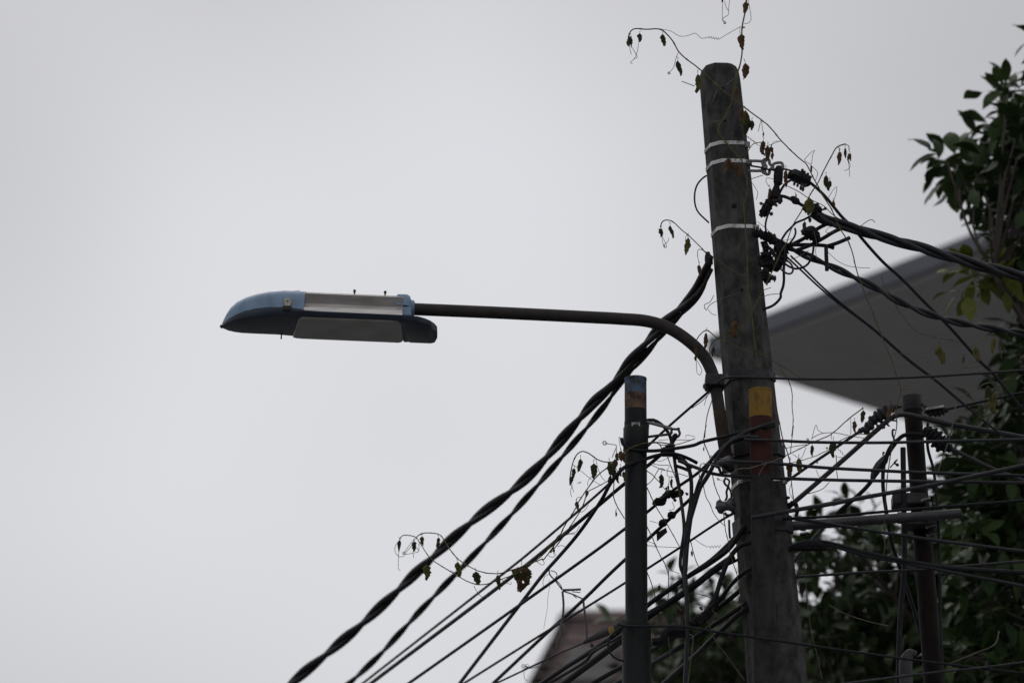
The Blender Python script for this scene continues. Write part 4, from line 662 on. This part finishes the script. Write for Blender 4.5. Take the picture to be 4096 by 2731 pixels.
vine('thin runners and small leaves strung between the steel pole and the hanging cables',
     [(pa('Z6', [(680, 260), (740, 420), (800, 570), (850, 760), (890, 1000), (950, 1200), (1000, 1400), (1040, 1500)]), 2.2), (pa('Z6', [(490, 650), (600, 880), (720, 1080), (830, 1265)]), 2.2), (pa('Z6', [(490, 1060), (590, 1250), (690, 1460), (715, 1568)]), 2.2), (pa('C3', [(555, 1160), (660, 1240), (720, 1310), (810, 1400), (960, 1568)]), 2), (pa('C3', [(555, 1460), (650, 1390), (720, 1310), (830, 1120), (860, 1105), (940, 1140)]), 1.8)],
     [('C3', 860, 1370, 310, .34, M_vg), ('C3', 1080, 1420, 210, .30, M_vg), ('C3', 1010, 1510, 100, .5, M_vg), ('Z6', 960, 1340, 60, .4, M_vb), ('Z6', 620, 1700, 60, .5, M_vg)],
     [(pa('C3', [(560, 580), (660, 585), (760, 580), (850, 620), (1000, 625), (1200, 610), (1400, 550), (1568, 490)]), (18.85,), 2), (pa('C3', [(740, 560), (820, 610), (880, 700)]), (18.86,), 2.2), (pa('C3', [(800, 525), (1010, 508)]),), (spring('C3', (1160, 515), (1460, 520), 10, 9),), (pa('C3', [(1375, 465), (1385, 420), (1470, 425), (1568, 455)]),), (pa('C3', [(620, 990), (820, 1040), (1030, 1045)]), (18.9,), 1.5), (pa('C3', [(650, 1035), (860, 1130), (1120, 1190), (1420, 1280)]), (18.9,), 1.6), (pa('C3', [(1040, 1050), (990, 1150), (1000, 1270), (1120, 1295)]),), (pa('C3', [(1030, 1290), (1020, 1450)]),), (pa('C3', [(770, 950), (840, 965), (1000, 890), (1060, 870)]),), (spring('Z6', (495, 1255), (590, 1268), 10, 4),), (pa('Z6', [(590, 1268), (820, 1278)]),), (pa('Z6', [(490, 1210), (560, 1235), (590, 1250)]),), (pa('Z6', [(990, 1190), (1060, 1240), (1130, 1275)]),), (spring('Z6', (1140, 1272), (1260, 1265), 14, 4),), (pa('Z6', [(520, 1000), (600, 1020)]),), (pa('Z6', [(755, 800), (775, 870), (720, 890)]),), (pa('B4', [(200, 540), (240, 640), (290, 830), (320, 980)]), (19.1,), 2), (pa('B4', [(400, 520), (400, 700), (390, 1000), (430, 1400)]), (19.1,), 1.8), (pa('B4', [(390, 515), (500, 560)]),), (spring('B4', (320, 690), (380, 705), 9, 5),), (pa('B4', [(590, 1120), (620, 1130), (600, 1400), (580, 1568)]), (18.9,), 2.2), (pa('B4', [(770, 1010), (830, 1170), (940, 1320), (1100, 1540)]), (19.1,), 3), (pa('B4', [(650, 740), (760, 770), (960, 840), (1020, 860)]), (19.1,), 1.6)], Y=18.92)
vine('thin upright runner just left of the concrete pole below the lamp arm',
     [(pa('Z6', [(1110, 0), (1090, 100), (1085, 170), (1150, 340), (1190, 600), (1260, 800), (1290, 950), (1310, 1100), (1335, 1180)], 'B4', [(980, 400), (1030, 560), (1060, 740), (1080, 900)]), 2.2), (pa('Z6', [(1080, 630), (1110, 750), (1150, 820), (1220, 960), (1300, 1050)]), 1.8)],
     [('Z6', 1085, 250, 40, .4, M_vb)], [(coil('Z6', 1165, 325, 14),), (coil('Z6', 1235, 560, 14),), (pa('Z6', [(1240, 570), (1290, 580), (1330, 555)]),), (pa('Z6', [(1060, 400), (1040, 450), (1040, 540), (1060, 600)]), (18.8,), 2), (pa('Z6', [(1070, 400), (1150, 410), (1250, 430), (1330, 490), (1380, 500), (1440, 460), (1560, 450), (1700, 410), (1800, 380), (1900, 340)]), (18.7,), 2.2), (pa('Z6', [(1740, 400), (1690, 460), (1660, 530)]), (18.7,), 1.6), (spring('B4', (480, 860), (520, 900), 8, 4),), (spring('B4', (800, 890), (850, 950), 8, 4),)], Y=18.86)
vine('vine twigs and small hanging leaves right of the concrete pole above the cross pipe',
     [(pa('Z7', [(1460, 520), (1350, 600), (1180, 740), (1000, 830), (880, 890), (760, 950)]), 2.4), (pa('Z7', [(680, 480), (700, 600), (740, 800), (800, 990), (820, 1200), (840, 1370)]), 2.6), (pa('Z7', [(1560, 760), (1420, 755), (1270, 800), (1130, 900), (1000, 960), (820, 1010)]), 1.8), (pa('Z7', [(1220, 940), (1228, 1050), (1235, 1150)]), 1.8), (pa('Z7', [(970, 1285), (1100, 1240), (1160, 1180)]), 1.8)],
     [('Z7', 1005, 900, 110, .3, M_vg), ('Z7', 885, 1035, 140, .36, M_vy), ('Z7', 1195, 880, 140, .45, M_vg), ('Z7', 805, 1070, 150, .4, M_vb), ('Z7', 1385, 685, 110, .36, M_vb), ('Z7', 1462, 590, 110, .4, M_vg), ('Z8', 590, 440, 130, .4, M_vb), ('C5', 670, 830, 200, .45, M_vy), ('C5', 1045, 820, 160, .5, M_vy), ('C5', 1245, 730, 160, .4, M_vy), ('C5', 1330, 750, 100, .4, M_vg), ('C5', 930, 890, 80, .35, M_vg), ('C5', 1110, 1440, 180, .4, M_vg), ('C5', 1240, 1330, 220, .4, M_vy), ('C5', 1180, 1230, 160, .5, M_vg)],
     [(pa('Z7', [(1000, 800), (1040, 670), (1060, 720), (1110, 745)]),), (pa('Z7', [(1000, 790), (1080, 750), (1200, 740), (1330, 765), (1480, 790)]), (18.95,), 1.5), (pa('Z7', [(1180, 740), (1175, 800)]),), (pa('Z7', [(1350, 600), (1352, 700), (1350, 760)]),), (coil('Z7', 965, 797, 12),), (coil('Z7', 1050, 1005, 9),), (coil('Z7', 1137, 875, 10),), (pa('Z7', [(1040, 1070), (1060, 1120), (1075, 1140)]),), (spring('Z7', (1235, 880), (1290, 940), 8, 3),), (pa('Z7', [(1230, 960), (1300, 960)]),), (pa('Z7', [(760, 880), (860, 860), (960, 845)]), (18.95,), 1.6), (pa('Z7', [(830, 930), (900, 970), (950, 870)]),), (pa('Z7', [(820, 1190), (800, 1260), (830, 1330)]),), (pa('Z8', [(1400, 30), (1200, 60)], ),), (pa('C5', [(880, 1290), (960, 1240), (1050, 1200), (1150, 1135), (1280, 1120), (1400, 1080)]), (19.0,), 2.2), (pa('C5', [(870, 1310), (830, 1420), (810, 1560)], 'Z8', [(1110, 690), (1060, 840), (1010, 980)]), (19.0,), 2.4), (pa('C5', [(1240, 610), (1290, 700), (1325, 880)]),), (pa('B5', [(430, 940), (560, 1010), (740, 1070), (910, 1110)]), (19,), 2), (pa('B5', [(1800, 1150), (1770, 1250), (1600, 1330), (1380, 1420)]), (19.3,), 3), (pa('B5', [(230, 520), (250, 800), (290, 1150), (340, 1350), (380, 1540)]), (19,), 1.8), (pa('B5', [(870, 300), (880, 480), (850, 640)]), (19,), 2)], Y=18.9)
vine('tiny curled vine tip on the wire at the bottom beside the tiled roof',
     [(pa('B3', [(500, 1345), (440, 1360), (390, 1370), (340, 1355), (300, 1340)]), 1.5)], [], [(coil('B3', 310, 1345, 36),), (coil('B3', 355, 1340, 30),), (pa('B3', [(315, 1380), (312, 1460), (330, 1520), (360, 1530)]),), (pa('B3', [(500, 1350), (520, 1400), (580, 1470), (590, 1500)]),), (pa('B3', [(700, 1240), (760, 1310), (860, 1340), (1100, 1210)]), (20.2,)), (pa('B3', [(1070, 1050), (1250, 920), (1490, 760), (1900, 510)]), (19.6, 18.85), 2)], Y=20.6)
# ------------------------------------------------------------------ trees
def leaf_mesh(k, rg):
    """obovate leaf with a midrib fold, drooping tip; base at the origin, grows along +X, one unit long"""
    n = 6; V = []; droop = rg.uniform(.05, .5); fold = rg.uniform(.10, .35); wid = rg.uniform(.17, .24); tw = rg.uniform(-.4, .4)
    for i in range(n + 1):
        t = i / n; w = wid * (math.sin(math.pi * t ** 1.15) ** .8 if 0 < i < n else .02); z = -droop * t * t; x = .1 + .9 * t - .12 * droop * t * t
        for s_ in (-1, 0, 1):
            y = s_ * w; zz = z + fold * abs(y) + s_ * w * tw * t + .015 * math.sin(t * 11 + s_)
            V.append((x, y, zz))
    Fc = [(i * 3 + j, i * 3 + j + 1, i * 3 + 4 + j, i * 3 + 3 + j) for i in range(n) for j in range(2)]
    Fc2 = [(3 * n + 3, 3 * n + 4, 1), (3 * n + 4, 3 * n + 5, 1), (3 * n + 5, 3 * n + 3, 1)]
    V += [(0, .008, 0), (0, -.008, .004), (0, 0, -.008)]
    return np.array(V), Fc + Fc2
LEAF = [leaf_mesh(k, np.random.default_rng(40 + k)) for k in range(8)]
def leaf_data(m, k):
    me = bpy.data.meshes.new('leaf'); me.from_pydata(LEAF[k][0].tolist(), [], LEAF[k][1]); me.update()
    me.polygons.foreach_set('use_smooth', [True] * len(me.polygons)); me.materials.append(m); return me
def in_poly(x, y, P):
    c = False; j = len(P) - 1
    for i in range(len(P)):
        if (P[i][1] > y) != (P[j][1] > y) and x < (P[j][0] - P[i][0]) * (y - P[i][1]) / (P[j][1] - P[i][1]) + P[i][0]: c = not c
        j = i
    return c
def tree(label, trunk_x, Y, clusters, mats, L0, nleaf, seed, singles=300, name='tree', yellow=()):
    """clusters: [(photo x, photo y, depth, material weight)] -> rosettes of leaves on twigs, limbs and a trunk to the ground"""
    rg = np.random.default_rng(seed)
    C = np.array([at(x, y, d) for x, y, d in clusters])
    base = np.array([trunk_x, Y, 0.]); t = thing(name, label, 'tree', base, 'trees behind the cables')
    fork = np.array([trunk_x + .1, Y, max(1.8, C[:, 2].min() - 2.2)])
    P = np.array([base - [0, 0, .2], base + [.03, .02, fork[2] * .35], base + [-.02, .03, fork[2] * .7], fork])
    obj('trunk', tube(catmull(P, .3), np.linspace(.17, .11, len(catmull(P, .3))), 12), M_bark, t)
    order = np.argsort(C[:, 2]); nb = max(4, min(16, len(C) // 14)); ends = [C[order[0]]]
    cand = list(range(len(C)))
    while len(ends) < nb:
        dmin = np.array([min(np.linalg.norm(c - e) for e in ends) for c in C]); ends.append(C[int(np.argmax(dmin))])
    nodes = []
    for e in ends:
        mid = fork + (e - fork) * .5 + rg.normal(0, .12, 3) + [0, 0, .15]
        q = catmull(np.array([fork, mid, e]), .12); obj('limb', tube(q, np.linspace(.075, .010, len(q)), 8), M_bark, t); nodes.append(q[len(q) // 3:])
    nodes = np.vstack(nodes); tw = []
    inst = []
    for ci, c in enumerate(C):
        dd = np.linalg.norm(nodes - c - [0, 0, -.15], axis=1); j = int(np.argmin(dd))
        a = nodes[j]; m_ = (a + c) / 2 + rg.normal(0, .05, 3) * min(1, dd[j])
        if np.linalg.norm(c - a) > .04: tw.append(tube(catmull(np.array([a, m_, c]), .10), .006, 5))
        ax_ = unit(np.array([rg.normal(0, .5), rg.normal(0, .5), .8])); n_ = int(rg.integers(nleaf - 3, nleaf + 4))
        mi = 0 if rg.random() < .55 else 1
        if len(mats) > 2 and ci in yellow: mi = 2
        for k in range(n_):
            d = unit(rg.normal(0, 1, 3) + ax_ * .35 + [0, 0, -.15]); nz_ = np.array([rg.normal(0, .35), rg.normal(0, .35) - .25, 1.]); side = unit(np.cross(nz_, d)); up = np.cross(d, side)
            ln = L0 * rg.uniform(.6, 1.15); pos = c + d * rg.uniform(.0, .06) + rg.normal(0, .035, 3)
            inst.append((pos, d, side, up, ln, int(rg.integers(8)), mi, ci))
    # a wood part for the twigs, single leaf objects for the ones that show largest, the rest joined
    obj('twigs', join(*tw), M_bark, t)['kind'] = 'stuff'
    dist = np.array([np.linalg.norm(i[0] - [0, 0, CAMZ]) / i[4] for i in inst]); px_ = []
    for i in inst:
        d = i[0] - [0, 0, CAMZ]; dp = CP * d[1] + SP * d[2]; X = 2048 + F * d[0] / dp; Yp = 1365.5 - F * (-SP * d[1] + CP * d[2]) / dp
        px_.append(-30 < X < 4130 and -30 < Yp < 2760)
    rank = np.argsort(np.where(px_, dist, 1e9)); chosen = set(rank[:singles].tolist())
    cache = {}
    for q in rank[:singles]:
        pos, d, side, up, ln, k, mi, _ = inst[q]
        if (mi, k) not in cache: cache[(mi, k)] = leaf_data(mats[mi], k)
        o = bpy.data.objects.new('leaf', cache[(mi, k)]); COL.objects.link(o)
        Mx = Matrix(((d[0], side[0], up[0], 0), (d[1], side[1], up[1], 0), (d[2], side[2], up[2], 0), (0, 0, 0, 1)))
        o.matrix_basis = Matrix.Translation(pos) @ Mx @ Matrix.Scale(ln, 4); o.parent = t; o.matrix_parent_inverse = Matrix.Translation(-Vector(base))
    for mi in range(len(mats)):
        gs = [((LEAF[i[5]][0] * i[4]) @ np.array([i[1], i[2], i[3]]) + i[0], LEAF[i[5]][1]) for q, i in enumerate(inst) if i[6] == mi and q not in chosen]
        if gs: obj('foliage', join(*gs), mats[mi], t)['kind'] = 'stuff'
    return t
def scatter(poly, n, Y0, Y1, seed, gap=()):
    rg = np.random.default_rng(seed); xs = [p[0] for p in poly]; ys = [p[1] for p in poly]; o_ = []
    while len(o_) < n:
        x, y = rg.uniform(min(xs), max(xs)), rg.uniform(min(ys), max(ys))
        if in_poly(x, y, poly) and not any((x - gx_) ** 2 + (y - gy_) ** 2 < gr ** 2 for gx_, gy_, gr in gap): o_.append((x, y, rg.uniform(Y0, Y1)))
    return o_
right_up = [(4190, 140), (4180, 250), (4085, 380), (4030, 380), (4070, 470), (4010, 520), (4090, 560), (3960, 600), (3880, 640), (3830, 660), (3800, 690), (3790, 650), (3850, 710), (3900, 780), (3960, 850), (3940, 540), (4060, 410), (4060, 930), (4095, 965), (4030, 890), (4050, 1000), (4005, 965), (4095, 1040), (4045, 365), (4090, 430), (3900, 690), (4000, 660), (4060, 700), (3930, 720), (3990, 760), (4070, 790), (4040, 850), (4100, 880), (4130, 640), (4160, 760), (4200, 500)]
right_up = [(x, y, 22.6 + (i * 37 % 11) * .12) for i, (x, y) in enumerate(right_up)]
right_mid = [(3850, 1115, 22.6), (3900, 1105, 22.8), (3980, 1110, 22.5), (4060, 1010, 22.6), (4080, 1080, 22.8), (4090, 1180, 22.9), (4040, 1130, 22.7), (4085, 1330, 23), (4110, 1260, 23), (4080, 1440, 22.7), (4070, 1540, 23), (4120, 1620, 23), (4040, 1640, 22.8)]
pR = [(4350, 1150), (4130, 1200), (4080, 1560), (3990, 1660), (3940, 1740), (3870, 1830), (3850, 1960), (3820, 2060), (3800, 2300), (3780, 2760), (4350, 2760)]
pU = [(4050, 430), (4010, 510), (3960, 590), (3850, 650), (3820, 690), (3870, 720), (3930, 780), (3990, 790), (4040, 890), (4200, 900), (4200, 420)]
pX = [(4320, 500), (4450, -250), (4900, -300), (5250, 300), (5400, 1300), (5250, 2760), (4250, 2760), (4250, 1200)]      # the rest of the crown, right of the frame
pR2 = [(4450, -100), (4290, 60), (4190, 500), (4160, 900), (4140, 1200), (4350, 1300)]
tree('dense dark green tree filling the right edge beside the roof overhang', 5.2, 24.3, right_mid + right_up + scatter(pU, 30, 22.5, 24.2, 21) + scatter(pR, 330, 23.0, 26.0, 5) + scatter(pR2, 14, 22.6, 25, 6) + scatter(pX, 230, 22.6, 26.5, 31), (M_lf, M_lf2, M_lfy), .165, 11, 11, yellow=(0, 1, 2))
pC = [(3160, 2760), (3175, 2330), (3215, 2190), (3260, 2110), (3300, 2030), (3345, 2005), (3410, 2030), (3430, 2090), (3500, 2140), (3580, 2110), (3640, 2075), (3780, 2030), (3800, 1880), (3830, 1760), (3880, 1740), (3900, 2760)]
holes = [(3250, 2330, 34), (3330, 2335, 36), (3400, 2300, 38), (3440, 2330, 30), (3530, 2300, 42), (3505, 2360, 28), (3225, 2420, 30), (3310, 2210, 28), (3470, 2190, 34), (3400, 2130, 40), (3540, 2110, 38), (3260, 2480, 26), (3590, 2230, 24), (3640, 2160, 26), (3630, 2420, 20), (3780, 2460, 22)]
tree('leafy tree with lit gaps behind the thin pole', 4.6, 26.6, scatter(pC, 175, 25.4, 28.0, 8, holes) + scatter([(3160, 2760), (3170, 2480), (3500, 2440), (3850, 2420), (3900, 2760)], 110, 25.5, 28.5, 9) + scatter([(3650, 2120), (3800, 1960), (3900, 1900), (3950, 2760), (3640, 2760)], 90, 25.6, 28.5, 19), (M_lf, M_lf2), .155, 10, 12)
pB = [(2480, 2760), (2600, 2640), (2560, 2560), (2610, 2500), (2700, 2470), (2860, 2440), (3000, 2450), (3060, 2760)]
top_b = [(2690, 2330), (2640, 2340), (2760, 2370), (2850, 2340), (2920, 2355), (2975, 2350), (2900, 2400), (2720, 2400), (2620, 2480), (2980, 2420), (2560, 2500), (2480, 2490)]
tree('blurred pale green tree between the steel pole and the concrete pole', 1.1, 30.0, [(x, y, 29.2 + (i * 29 % 7) * .2) for i, (x, y) in enumerate(top_b)] + scatter(pB, 90, 28.8, 31.0, 13), (M_lf, M_lf2, M_lf), .17, 8, 13)
